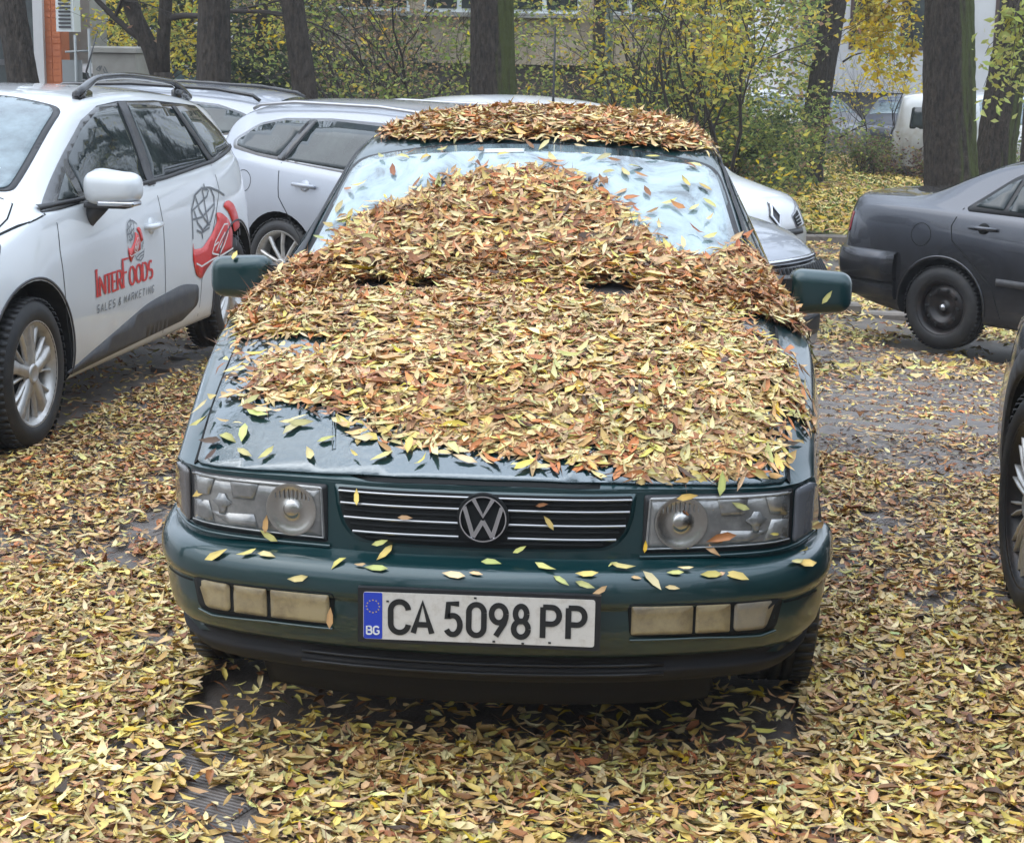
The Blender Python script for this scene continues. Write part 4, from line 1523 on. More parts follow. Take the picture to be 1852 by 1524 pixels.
# white hatchback behind the estate, nose to the right
def reno_feats(root, s_):
    for sg in (-1, 1):
        f = lambda off: s_.side(sg, off)
        panel('window_surround', f(.002), rpoly([(1.35, 1.12), (1.9, 1.44), (2.6, 1.50), (3.5, 1.46), (3.75, 1.2), (2.6, 1.12)], .04), M['blackgloss'], root, .003, .1)
        panel('front_door_glass', f(.005), rpoly([(1.5, 1.14), (1.95, 1.42), (2.5, 1.48), (2.55, 1.14)], .02), M['glass'], root, .002, .1)
        panel('rear_door_glass', f(.005), rpoly([(2.62, 1.14), (2.60, 1.475), (3.3, 1.45), (3.45, 1.18)], .02), M['glass'], root, .002, .1)
        strip('door_seam', f(.001), [(2.6, 1.1), (2.6, .3)], .007, M['seam'], root, 0)
        box_part('wing_mirror', root, (sg * .95, 1.55, 1.12), (.2, .13, .15), .05, M['white2'])
        hl = empty('headlamp', (0, 0, 0), 0, root)
        panel('lamp_lens', s_.front(.006), rpoly([(sg * .26, .80), (sg * .44, .86), (sg * .66, .95), (sg * .74, .80), (sg * .56, .70), (sg * .28, .70)], .02), M['indicator'], hl, .004, .04)
        panel('lamp_reflector', s_.front(.009), rpoly([(sg * .27, .79), (sg * .42, .83), (sg * .42, .725), (sg * .29, .71)], .02), M['seam'], hl, .003, .04)
        for q in range(3):
            strip('lamp_rib', s_.front(.011), [(sg * .30, .73 + q * .022), (sg * .415, .74 + q * .026)], .006, M['chromedull'], hl, .002)
    panel('windscreen_surround', s_.top(.002), rpoly([(-.78, 1.10), (0, 1.02), (.78, 1.10), (.66, 1.98), (0, 2.05), (-.66, 1.98)], .05), M['black'], root, .003, .08)
    panel('windscreen', s_.top(.005), rpoly([(-.74, 1.16, .05), (0, 1.08), (.74, 1.16, .05), (.62, 1.93, .08), (0, 2.0), (-.62, 1.93, .08)], .03), M['glasslight'], root, .003, .08)
    # diamond badge
    d = empty('front_badge', (0, 0, 0), 0, root)
    F_ = s_.front(.012)
    zc = .81
    mb = MB()
    ribbon(mb, F_, [(0, zc + .075), (.056, zc), (0, zc - .075), (-.056, zc)], .020, .010, closed=True)
    mb.build('badge_diamond', M['chrome'], d, smooth=False)
    panel('badge_ground', s_.front(.008), [(0, zc + .10), (.075, zc), (0, zc - .10), (-.075, zc)], M['greyplastic'], d, .003, .04)
    panel('upper_grille', s_.front(.005), rpoly([(-.42, .70), (.42, .70), (.40, .655), (-.40, .655)], .02), M['black'], root, .003, .06)
    panel('lower_grille', s_.front(.006), rpoly([(-.62, .50), (.62, .50), (.62, .26), (-.62, .26)], .05), M['black'], root, .004, .06)
    panel('bumper_insert', s_.front(.006), rpoly([(-.78, .56), (-.66, .56), (-.68, .34), (-.80, .36)], .02), M['greyplastic'], root, .004, .06)
    panel('bumper_insert', s_.front(.006), rpoly([(.78, .56), (.66, .56), (.68, .34), (.80, .36)], .02), M['greyplastic'], root, .004, .06)


RA = {
    'zt': [(0, .66), (.04, .80), (.15, .92), (.5, 1.02), (.95, 1.12), (1.05, 1.15), (1.98, 1.57), (2.2, 1.62), (2.8, 1.65), (3.5, 1.62), (3.9, 1.53), (4.1, 1.2), (4.2, .9), (4.25, .6)],
    'zg': [(0, .64), (.15, .89), (.5, .98), (.95, 1.07), (1.05, 1.10), (1.98, 1.51), (2.2, 1.54), (2.8, 1.56), (3.5, 1.53), (3.9, 1.44), (4.1, 1.16), (4.25, .58)],
    'wg': [(0, .62), (.9, .68), (1.1, .76), (2.0, .66), (3.5, .64), (4.25, .62)],
    'ws': [(0, .74), (.4, .82), (1.3, .86), (3.8, .86), (4.25, .74)],
    'zs': [(0, .60), (.15, .80), (.5, .93), (1.0, 1.03), (3.0, 1.09), (4.0, 1.10), (4.25, .56)],
    'wm': [(0, .82), (.5, .89), (3.7, .90), (4.25, .80)],
    'zm': [(0, .45), (.9, .7), (3.7, .7), (4.25, .5)],
    'zb': [(0, .22), (.5, .2), (4.0, .2), (4.25, .36)],
}
car('white tall hatchback with a diamond badge, nose just past the estate', RA, [(.85, .325), (3.45, .325)], M['white2'], (1.50, 10.0), Vector((-.78, .62, 0)), ('skoda', .79), reno_feats, -.38,
    bow=[(0, 0), (.3, .03), (.55, .12), (.7, .24), (.8, .38), (.9, .55)])

# dark grey saloon on the right
GA = {
    'zt': [(0, .60), (.05, .68), (.4, .78), (1.0, .88), (1.2, .91), (1.28, .93), (2.05, 1.36), (2.25, 1.405), (2.8, 1.42), (3.15, 1.39), (3.30, 1.35), (3.86, 1.115), (3.98, 1.095), (4.49, 1.075), (4.56, 1.00), (4.60, .80), (4.62, .6)],
    'zg': [(0, .58), (.4, .76), (1.2, .89), (1.28, .91), (2.05, 1.31), (2.25, 1.355), (2.8, 1.37), (3.15, 1.34), (3.30, 1.30), (3.86, 1.085), (3.98, 1.07), (4.49, 1.055), (4.56, .98), (4.62, .58)],
    'wg': [(0, .6), (1.0, .64), (1.3, .70), (2.05, .58), (3.15, .56), (3.86, .66), (4.3, .68), (4.62, .64)],
    'ws': [(0, .70), (.4, .79), (1.3, .81), (3.5, .82), (4.2, .79), (4.62, .72)],
    'zs': [(0, .55), (.4, .72), (1.2, .86), (2.0, .92), (3.3, .99), (4.0, 1.01), (4.52, .99), (4.62, .54)],
    'wm': [(0, .78), (.5, .845), (.9, .855), (3.5, .86), (4.2, .84), (4.62, .78)],
    'zm': [(0, .42), (.9, .6), (3.6, .66), (4.62, .55)],
    'zb': [(0, .2), (.5, .19), (3.8, .21), (4.3, .26), (4.62, .34)],
}


def sedan_feats(root, s_):
    for sg in (-1, 1):
        f = lambda off: s_.side(sg, off)
        panel('window_trim', f(.002), rpoly([(1.55, .955), (2.05, 1.25), (2.35, 1.325), (2.8, 1.335), (3.08, 1.29, .1), (3.40, 1.035, .04), (3.38, 1.01), (2.5, .985)], .03), M['black'], root, .004, .07)
        panel('front_door_glass', f(.006), rpoly([(1.66, .975), (2.08, 1.235), (2.36, 1.305), (2.42, 1.305), (2.46, .995)], .02), M['glass'], root, .002, .07)
        panel('rear_door_glass', f(.006), rpoly([(2.53, 1.0), (2.51, 1.31), (2.80, 1.315), (2.95, 1.29), (3.02, 1.27), (3.08, 1.03)], .02), M['glass'], root, .002, .07)
        panel('rear_side_glass', f(.006), rpoly([(3.11, 1.03), (3.06, 1.25), (3.14, 1.21), (3.34, 1.045)], .015), M['glass'], root, .002, .07)
        strip('door_seam', f(.001), [(3.42, 1.03), (3.48, .90), (3.46, .80), (3.30, .66), (3.12, .50), (3.04, .28)], .008, M['seam'], root, 0)
        strip('door_seam', f(.001), [(2.49, .98), (2.50, .28)], .008, M['seam'], root, 0)
        strip('door_seam', f(.001), [(1.35, .9), (1.33, .28)], .008, M['seam'], root, 0)
        strip('rubbing_strip', f(.002), [(1.4, .50), (3.08, .54)], .05, M['greyplastic'], root, .012)
        handle(f(.002), 3.22, .90, None, root, sg, .2)
        handle(f(.002), 2.25, .88, None, root, sg, .2)
        mb = MB()
        ribbon(mb, f(.0012), arc(3.72, .82, .082, .082, 0, 350, 30), .006, 0, closed=True)
        mb.build('fuel_flap_seam', M['seam'], root)
        panel('tail_lamp', f(.005), rpoly([(4.38, .93), (4.50, .93), (4.56, .80), (4.54, .76), (4.41, .78)], .02), M['red_lamp'], root, .004, .03)
        # arch lip
        strip('arch_lip', f(.002), arc(3.53, .315, .362, .362, -5, 185, 40), .014, M['greypaint'], root, .008, .03)
        box_part('wing_mirror', root, (sg * .93, 1.62, 1.0), (.2, .12, .13), .045, M['greypaint'])
    panel('windscreen', s_.top(.004), rpoly([(-.70, 1.33, .05), (0, 1.28), (.70, 1.33, .05), (.57, 2.0, .08), (0, 2.05), (-.57, 2.0, .08)], .03), M['glass'], root, .003, .08)
    panel('rear_window', s_.top(.004), rpoly([(-.54, 3.30, .05), (.54, 3.30, .05), (.63, 3.80, .05), (-.63, 3.80, .05)], .03), M['glass'], root, .003, .08)
    strip('boot_seam', s_.top(.002), [(-.66, 3.9), (-.66, 4.3)], .008, M['seam'], root, 0)
    strip('boot_seam', s_.top(.002), [(.66, 3.9), (.66, 4.3)], .008, M['seam'], root, 0)
    # rear bumper, standing proud round the tail
    rb = [(0, 0), (.4, .025), (.65, .11), (.8, .30), (.84, .42)]
    path_ = [Vector((x, 4.615 - pchip(abs(x), rb), 0)) for x in np.linspace(-.835, .835, 40)][::-1]
    path_ = [Vector((.862, 3.91, 0)), Vector((.855, 4.05, 0))] + path_ + [Vector((-.855, 4.05, 0)), Vector((-.862, 3.91, 0))]
    prof = [(-.06, .31), (-.0, .33), (.012, .36), (.016, .42), (.008, .44), (.022, .46), (.034, .52), (.032, .60), (.02, .655), (-.0, .672), (-.09, .68)]
    V, F = sweep(prof, path_)
    mesh_obj('rear_bumper', V, F, M['greypaint'], root)
    V, F = sweep([(.017, .425), (.011, .437), (.013, .442), (.023, .452)], path_)
    mesh_obj('bumper_groove', V, F, M['seam'], root)


M['greypaint'].name = 'dark_grey_paint'
ysd = Vector((-.755, .656, 0)).normalized()
xsd = Vector((ysd.y, -ysd.x, 0))
hubp = Vector((2.585, 9.083, 0))
o_ = hubp + xsd * .84 - ysd * 3.53
car('dark grey saloon with black steel wheels, rear end towards the verge', GA, [(.9, .305), (3.53, .305)], M['greypaint'], (o_.x, o_.y), ysd, ('steel', .745), sedan_feats, -.42,
    rbow=[(0, 0), (.4, .025), (.65, .11), (.8, .26), (.9, .42)])

# dark SUV cut by the frame edge on the right, its nose pointing away
UA = {
    'zt': [(0, .80), (.04, .90), (.3, 1.0), (1.0, 1.08), (1.3, 1.12), (2.1, 1.58), (2.6, 1.66), (3.6, 1.64), (4.2, 1.5), (4.35, 1.1), (4.42, .7)],
    'zg': [(0, .78), (.3, .97), (1.0, 1.04), (1.3, 1.08), (2.1, 1.52), (2.6, 1.60), (3.6, 1.57), (4.2, 1.44), (4.35, 1.06), (4.42, .68)],
    'wg': [(0, .62), (1.0, .7), (1.3, .76), (2.1, .66), (3.6, .64), (4.42, .64)],
    'ws': [(0, .76), (.4, .84), (1.3, .87), (3.8, .87), (4.42, .76)],
    'zs': [(0, .72), (.3, .90), (1.0, .98), (3.0, 1.05), (4.2, 1.05), (4.42, .66)],
    'wm': [(0, .84), (.5, .90), (.9, .915), (3.6, .92), (4.42, .82)],
    'zm': [(0, .55), (.9, .75), (3.6, .75), (4.42, .6)],
    'zb': [(0, .26), (.5, .24), (4.0, .24), (4.42, .4)],
}


def suv_feats(root, s_):
    for sg in (-1, 1):
        f = lambda off: s_.side(sg, off)
        for yc in (.88, 3.55):
            a0 = arc(yc, .345, .40, .40, -8, 188, 30)
            a1 = arc(yc, .345, .475, .475, 188, -8, 30)
            panel('arch_cladding', f(.012), a0 + a1, M['greyplastic'], root, .012, .04)
        panel('side_window', f(.003), rpoly([(1.7, 1.08), (2.2, 1.42), (2.6, 1.50), (3.7, 1.46), (3.95, 1.15)], .04), M['glass'], root, .003, .1)
        panel('headlamp', f(.004), rpoly([(.30, .88), (.62, .95), (.66, .90), (.34, .80)], .02), M['lampglass'], root, .004, .04)
        strip('sill_cladding', f(.003), [(1.4, .32), (3.0, .32)], .14, M['greyplastic'], root, .012)
        strip('door_seam', f(.001), [(1.45, .98), (1.42, .3)], .007, M['seam'], root, 0)
    panel('windscreen', s_.top(.004), rpoly([(-.76, 1.33, .05), (0, 1.27), (.76, 1.33, .05), (.64, 2.05, .08), (0, 2.1), (-.64, 2.05, .08)], .03), M['glass'], root, .003, .08)
    panel('lower_bumper', s_.front(.006), rpoly([(-.8, .50), (.8, .50), (.8, .28), (-.8, .28)], .04), M['greyplastic'], root, .006, .06)


car('dark blue-grey off-roader with black wheel arches, cut off beside the leafy ground', UA, [(.88, .345), (3.55, .345)], M['darkblue'], (1.545 + .895, 1.52 + .88), Vector((0, -1, 0)), ('suv', .80), suv_feats, 0.0, bow=[(0, 0), (.5, .02), (.8, .10), (.93, .22)])


# second silver estate, behind the white estate
def wagon_feats(root, s_):
    for sg in (-1, 1):
        f = lambda off: s_.side(sg, off)
        panel('window_trim', f(.002), rpoly([(1.75, 1.01), (2.2, 1.26), (2.42, 1.33), (2.9, 1.36), (3.4, 1.35), (3.85, 1.315), (4.12, 1.24, .05), (4.30, 1.12, .04), (4.0, 1.06), (3.0, 1.015)], .03), M['chromedull'], root, .003, .08)
        panel('front_door_glass', f(.005), rpoly([(1.86, 1.028), (2.24, 1.25), (2.45, 1.315), (2.72, 1.335), (2.76, 1.03)], .02), M['glass'], root, .002, .08)
        panel('rear_door_glass', f(.005), rpoly([(2.84, 1.03), (2.80, 1.338), (3.35, 1.335), (3.48, 1.318), (3.58, 1.05)], .02), M['glass'], root, .002, .08)
        panel('rear_side_glass', f(.005), rpoly([(3.66, 1.062), (3.56, 1.315), (3.84, 1.298), (4.08, 1.235), (4.25, 1.115), (3.95, 1.07)], .02), M['glass'], root, .002, .08)
        strip('door_seam', f(.001), [(2.80, 1.01), (2.82, .25)], .007, M['seam'], root, 0)
        mb = MB()
        mb.tube([(sg * .60, 2.25, 1.405), (sg * .595, 2.35, 1.455), (sg * .58, 3.0, 1.475), (sg * .57, 3.8, 1.445), (sg * .565, 4.15, 1.395), (sg * .565, 4.22, 1.35)], .018, 6)
        mb.build('roof_rail', M['blackgloss'], root)
        panel('tail_lamp', f(.004), rpoly([(4.30, .96), (4.50, .99), (4.58, .90), (4.52, .80), (4.34, .84)], .02), M['red_lamp'], root, .004, .04)
    panel('rear_window', s_.top(.004), rpoly([(-.50, 4.33), (.50, 4.33), (.60, 4.52), (-.60, 4.52)], .03), M['glass'], root, .003, .08)
    panel('windscreen', s_.top(.004), rpoly([(-.74, 1.40, .05), (0, 1.33), (.74, 1.40, .05), (.60, 2.12, .08), (0, 2.2), (-.60, 2.12, .08)], .03), M['glass'], root, .003, .08)


yw = Vector((.93, -.16, 0)).normalized()
xw = Vector((yw.y, -yw.x, 0))
ux, uy = at(535, 15.2)
o_ = Vector((ux, uy, 0)) - yw * 4.69 - xw * .88
car('pale silver estate car with dark roof rails, behind the white printed estate', SA, [(.90, .325), (3.60, .325)], M['silver'], (o_.x, o_.y), yw, ('skoda', .79), wagon_feats, -.18)

# far cars: one hatchback body and one van body, copied
HA = RA
VA = {
    'zt': [(0, .80), (.05, .95), (.3, 1.05), (.7, 1.15), (.8, 1.2), (1.5, 1.85), (1.7, 1.93), (3.0, 1.97), (4.6, 1.95), (4.78, 1.88), (4.85, 1.2), (4.9, .6)],
    'zg': [(0, .78), (.3, 1.02), (.7, 1.12), (.8, 1.16), (1.5, 1.78), (1.7, 1.85), (3.0, 1.88), (4.6, 1.86), (4.78, 1.80), (4.9, .58)],
    'wg': [(0, .7), (.8, .8), (1.5, .78), (4.6, .78), (4.9, .76)],
    'ws': [(0, .8), (.5, .9), (4.6, .92), (4.9, .86)],
    'zs': [(0, .74), (.3, .95), (.8, 1.08), (4.6, 1.1), (4.9, .56)],
    'wm': [(0, .88), (.5, .95), (4.6, .95), (4.9, .88)],
    'zm': [(0, .5), (.9, .75), (4.6, .75), (4.9, .5)],
    'zb': [(0, .25), (4.6, .25), (4.9, .4)],
}


def far_feats(root, s_):
    for sg in (-1, 1):
        f = lambda off: s_.side(sg, off)
        panel('side_window', f(.006), rpoly([(1.45, 1.13), (1.92, 1.43), (2.52, 1.49), (2.55, 1.13)], .03), M['glass'], root, .003, .2)
        panel('side_window', f(.006), rpoly([(2.63, 1.13), (2.60, 1.48), (3.4, 1.45), (3.6, 1.18)], .03), M['glass'], root, .003, .2)
        panel('tail_lamp', f(.006), rpoly([(3.92, 1.1), (4.08, 1.1), (4.14, .85), (4.0, .85)], .02), M['red_lamp'], root, .004, .1)
    panel('windscreen', s_.top(.006), rpoly([(-.74, 1.16), (.74, 1.16), (.62, 1.95), (-.62, 1.95)], .06), M['glasslight'], root, .003, .2)
    panel('rear_window', s_.front(.006, rear=True), rpoly([(-.60, 1.10), (.60, 1.10), (.55, 1.42), (-.55, 1.42)], .05), M['glass'], root, .003, .2)


def van_feats(root, s_):
    for sg in (-1, 1):
        f = lambda off: s_.side(sg, off)
        panel('side_window', f(.006), rpoly([(1.0, 1.16), (1.5, 1.68), (2.0, 1.70), (2.0, 1.16)], .05), M['glass'], root, .003, .2)
        strip('door_seam', f(.003), [(2.1, 1.8), (2.1, .35)], .02, M['seam'], root, 0)
    panel('windscreen', s_.top(.006), rpoly([(-.78, .88), (.78, .88), (.74, 1.48), (-.74, 1.48)], .06), M['glasslight'], root, .003, .2)
    panel('rear_window', s_.front(.006, rear=True), rpoly([(-.62, 1.2), (.62, 1.2), (.58, 1.65), (-.58, 1.65)], .05), M['glass'], root, .003, .2)


def recolour(root, mt):
    for o in root.children:
        if o.name.startswith('body'):
            me = o.data.copy()
            me.materials[0] = mt
            o.data = me


far0, _ = car('x', HA, [(.85, .325), (3.45, .325)], M['white2'], (0, 0), Vector((1, 0, 0)), ('passat', .79), far_feats, 0, nst=40)
van0, _ = car('x', VA, [(.95, .33), (3.9, .33)], M['white2'], (0, 0), Vector((1, 0, 0)), ('passat', .82), van_feats, 0, nst=40)
M['farblue'] = paint('far_blue_paint', (.05, .08, .14), .2)
M['farred'] = paint('far_red_paint', (.22, .02, .02), .1)
FARC = [
    (far0, 1418, 44, 14, M['white2'], 'white car half hidden by the bushes left of the slim tree'),
    (far0, 1522, 45, 22, M['silver'], 'silver car showing through the hedge right of the slim tree'),
    (far0, 1592, 45.5, -16, M['farblue'], 'blue-grey car beyond the hedge, next to the white van'),
    (van0, 1668, 43, 172, M['white2'], 'white van beyond the hedge, against the mossy trunk'),
    (van0, 1826, 42, 8, M['white2'], 'white van glimpsed between the two farthest right trunks'),
    (far0, 372, 26, 38, M['white2'], 'small white car peeping out left of the thick upright trunk'),
    (far0, 470, 24.5, 78, M['white2'], 'white hatchback roof beside the leaning dark trunk'),
    (far0, 262, 31, 8, M['white2'], 'white car glimpsed beside the graffiti-covered box'),
    (far0, 1240, 30, 265, M['white2'], 'white car under the yellow bushes behind the tall hatchback'),
    (far0, 640, 30, 262, M['white2'], 'white car hidden by bare bushes left of the thick trunk'),
]
used = set()
for proto, u, D, hd, pm, lb in FARC[:8]:
    x, y = at(u, D)
    if proto.name in used: o = copy_tree(proto)
    else:
        o = proto
        used.add(proto.name)
    o.location = (x, y, tz(x, y))
    o.rotation_euler = (0, 0, R(hd))
    recolour(o, pm)
    tag(o, lb, 'van' if proto is van0 else 'car', 'cars parked beyond the verge and under the trees')


# ================================================================== BUILDINGS AND STREET THINGS
def wallbox(name, p0, p1, z0, z1, th, mt, parent):
    """an upright slab from p0 to p1 (x, y), th thick away from the viewer"""
    a, b_ = Vector((*p0, 0)), Vector((*p1, 0))
    t = (b_ - a).normalized()
    n = Vector((-t.y, t.x, 0))
    if n.y < 0: n = -n
    P = [a, b_, b_ + n * th, a + n * th]
    V = [(*p.to_2d(), z0) for p in P] + [(*p.to_2d(), z1) for p in P]
    return mesh_obj(name, V, [(0, 3, 2, 1), (4, 5, 6, 7), (0, 1, 5, 4), (1, 2, 6, 5), (2, 3, 7, 6), (3, 0, 4, 7)], mt, parent, smooth=False)


M['render_beige'] = mat('beige_render', (0.50, 0.42, 0.31), 0.9, noise=(1.2, (0.24, 0.20, 0.15), .35, .75, 8), bump=(30, .3, .01))
M['render_dark'] = mat('dark_plinth', (0.07, 0.068, 0.06), 0.9, noise=(1.5, (0.12, 0.11, 0.09), .35, .75, 8), bump=(20, .5, .02))
M['render_white'] = mat('white_render', (0.62, 0.62, 0.62), 0.9, noise=(.9, (0.52, 0.51, 0.50), .35, .75, 8), bump=(30, .2, .01))
M['render_grey'] = mat('grey_plinth', (0.17, 0.165, 0.16), 0.9, noise=(1.5, (0.12, 0.115, 0.105), .35, .75, 8), bump=(20, .5, .02))
M['orange'] = mat('orange_brick_wall', (0.60, 0.20, 0.085), 0.85, noise=(3, (0.50, 0.155, 0.07), .35, .7, 6), bump=(30, .4, .01))
M['window_brown'] = mat('window_brown', (0.07, 0.035, 0.025), 0.3, coat=.5)
M['metalgrey'] = mat('grey_metal', (0.28, 0.30, 0.30), 0.5, .3)
M['boxgrey'] = mat('concrete_grey', (0.36, 0.35, 0.32), 0.85, noise=(3, (0.26, 0.25, 0.22), .35, .75, 8))
M['polegreen'] = mat('pole_green', (0.22, 0.27, 0.24), 0.6, noise=(6, (0.14, 0.16, 0.13), .4, .7))


def bearing_wall(name, u0, u1, D0, D1, z0, z1, th, mt, parent):
    return wallbox(name, at(u0, D0), at(u1, D1), z0, z1, th, mt, parent)


bld = empty('apartment_building', (at(1000, 38)[0], at(1000, 38)[1], -1.2))
tag(bld, 'beige rendered apartment block with a dark plinth behind the bare bushes', 'building')
bld.location = (0, 0, 0)
bearing_wall('wall', 420, 1330, 38, 38, 1.30, 12, 8, M['render_beige'], bld)
bearing_wall('plinth', 421, 1329, 38.2, 38.2, -2.2, 1.295, 7.5, M['render_dark'], bld)
for k, u in enumerate(range(520, 1300, 150)):
    x, y = at(u, 38)
    f = wallbox('window', (x - .75, y - .02), (x + .75, y - .02), 2.35, 3.7, .3, M['plastic_white'], bld)
    for q in (-1, 1):
        wallbox('pane', (x + q * .37 - .32, y - .04), (x + q * .37 + .32, y - .04), 2.43, 3.62, .05, M['glass'], f)
    wallbox('window_sill', (x - .85, y - .15), (x + .85, y - .15), 2.26, 2.34, .2, M['boxgrey'], f)

bw = empty('house', (0, 0, 0))
tag(bw, 'white rendered house with a grey plinth and brown windows, behind the slim tree', 'building')
bearing_wall('wall', 1405, 1990, 50, 50, .60, 10, 8, M['render_white'], bw)
bearing_wall('plinth', 1406, 1989, 50.2, 50.2, -2.4, .595, 7, M['render_grey'], bw)
for u in (1448, 1535, 1625, 1790):
    x, y = at(u, 50)
    f = wallbox('window', (x - .40, y - .02), (x + .40, y - .02), 1.75, 3.3, .3, M['window_brown'], bw)
    wallbox('pane', (x - .30, y - .04), (x + .30, y - .04), 1.85, 3.2, .05, M['glass'], f)

bl = empty('shop_building', (0, 0, 0))
tag(bl, 'building corner with an orange brick wall, white column and dark shop glass', 'building')
ww = bearing_wall('shop_window', -260, 67, 25, 24, -.4, 3.2, .2, M['glass'], bl)
bearing_wall('window_transom', -260, 67, 24.95, 23.95, 1.30, 1.38, .1, M['greyplastic'], ww)
bearing_wall('column', 67, 84, 23.9, 23.9, -.5, 4, .5, M['render_white'], bl)
bearing_wall('brick_wall', 84, 116, 24, 24, -.5, 4, .35, M['orange'], bl)
# the brick courses of the pier
for k in range(34):
    z = -.35 + k * .085
    x0, y0 = at(84.5, 24)
    x1, y1 = at(115.5, 24)
    mbq = 2
    for q in range(2):
        a = x0 + (x1 - x0) * q / 2
        b_ = x0 + (x1 - x0) * (q + 1) / 2
        wallbox('brick', (a + .006, y0 - .012), (b_ - .006, y0 - .012), z, z + .075, .02, M['orange'], bl)
bearing_wall('side_wall', 116.5, 148, 24.5, 25.5, -.5, 4, .4, M['boxgrey'], bl)

ac = empty('air_conditioner', (*at(136, 24), 0))
tag(ac, 'white air conditioner box with slatted grille on the wall beside the orange bricks', 'air conditioner')
mb = MB()
mb.box(0, -.15, 2.02, .24, .3, .52, bev=.01)
mb.build('casing', M['plastic_white'], ac, smooth=False)
for k in range(8):
    mb = MB()
    mb.box(0.0, -.31, 1.82 + k * .05, .16, .02, .026)
    mb.build('slat', M['greyplastic'], ac, smooth=False)

gate = empty('metal_gate', (*at(152, 23), 0))
tag(gate, 'thin grey metal gate frame standing between the orange wall and the concrete box', 'gate')
for dx_ in (-.085, .10):
    mb = MB()
    mb.tube([(dx_, 0, -.4), (dx_, 0, 1.80 if dx_ > 0 else 1.72)], .018, 8)
    mb.build('post', M['metalgrey'], gate)
mb = MB()
mb.tube([(-.22, 0, 1.50), (.10, 0, 1.52)], .014, 6)
mb.build('rail', M['metalgrey'], gate)
mb = MB()
mb.box(-.15, .05, .85, .26, .02, 1.1)
mb.build('door_leaf', M['metalgrey'], gate, smooth=False)

ub = empty('utility_box', (*at(208, 23.5), 0))
tag(ub, 'concrete utility box covered in dark graffiti beside the metal gate', 'utility box')
mb = MB()
mb.box(0, .4, .55, .58, .8, 1.9, bev=.02)
mb.build('cabinet', M['boxgrey'], ub, smooth=False)
mb = MB()
mb.box(0, .4, 1.54, .64, .9, .08, bev=.02)
mb.build('cabinet_lid', M['boxgrey'], ub, smooth=False)
FU = lambda x, z: (Vector((x, -.004, z)), Vector((0, -1, 0)))
mb = MB()
for k in range(9):
    x = random.uniform(-.22, .2)
    z = random.uniform(1.0, 1.35)
    pts = [(x, z)]
    for q in range(4):
        x += random.uniform(-.06, .07)
        z += random.uniform(-.10, .09)
        pts.append((x, z))
    ribbon(mb, FU, densify(pts, .02), .012, .001)
mb.build('graffiti', M['greyprint'], ub, smooth=False)

x, y = at(1085, 26)
pole = tag(MB().tube([(x, y, -1), (x, y, 3), (x + .02, y, 7)], [.06, .055, .045], 10).build('lamp_pole', M['polegreen']), 'pale green metal pole right of the thin crooked trunk', 'pole')


# ================================================================== LEAF MESHES
def vnoise(x, y, s, seed=0):
    """smooth value noise 0..1"""
    x = np.asarray(x) * s
    y = np.asarray(y) * s
    xi = np.floor(x).astype(int)
    yi = np.floor(y).astype(int)
    fx = x - xi
    fy = y - yi
    fx = fx * fx * (3 - 2 * fx)
    fy = fy * fy * (3 - 2 * fy)

    def h(a, b_):
        n = (a * 374761393 + b_ * 668265263 + seed * 1442695041) & 0xffffffff
        n = ((n ^ (n >> 13)) * 1274126177) & 0xffffffff
        return ((n ^ (n >> 16)) & 0xffff) / 65535.0
    return (h(xi, yi) * (1 - fx) + h(xi + 1, yi) * fx) * (1 - fy) + (h(xi, yi + 1) * (1 - fx) + h(xi + 1, yi + 1) * fx) * fy


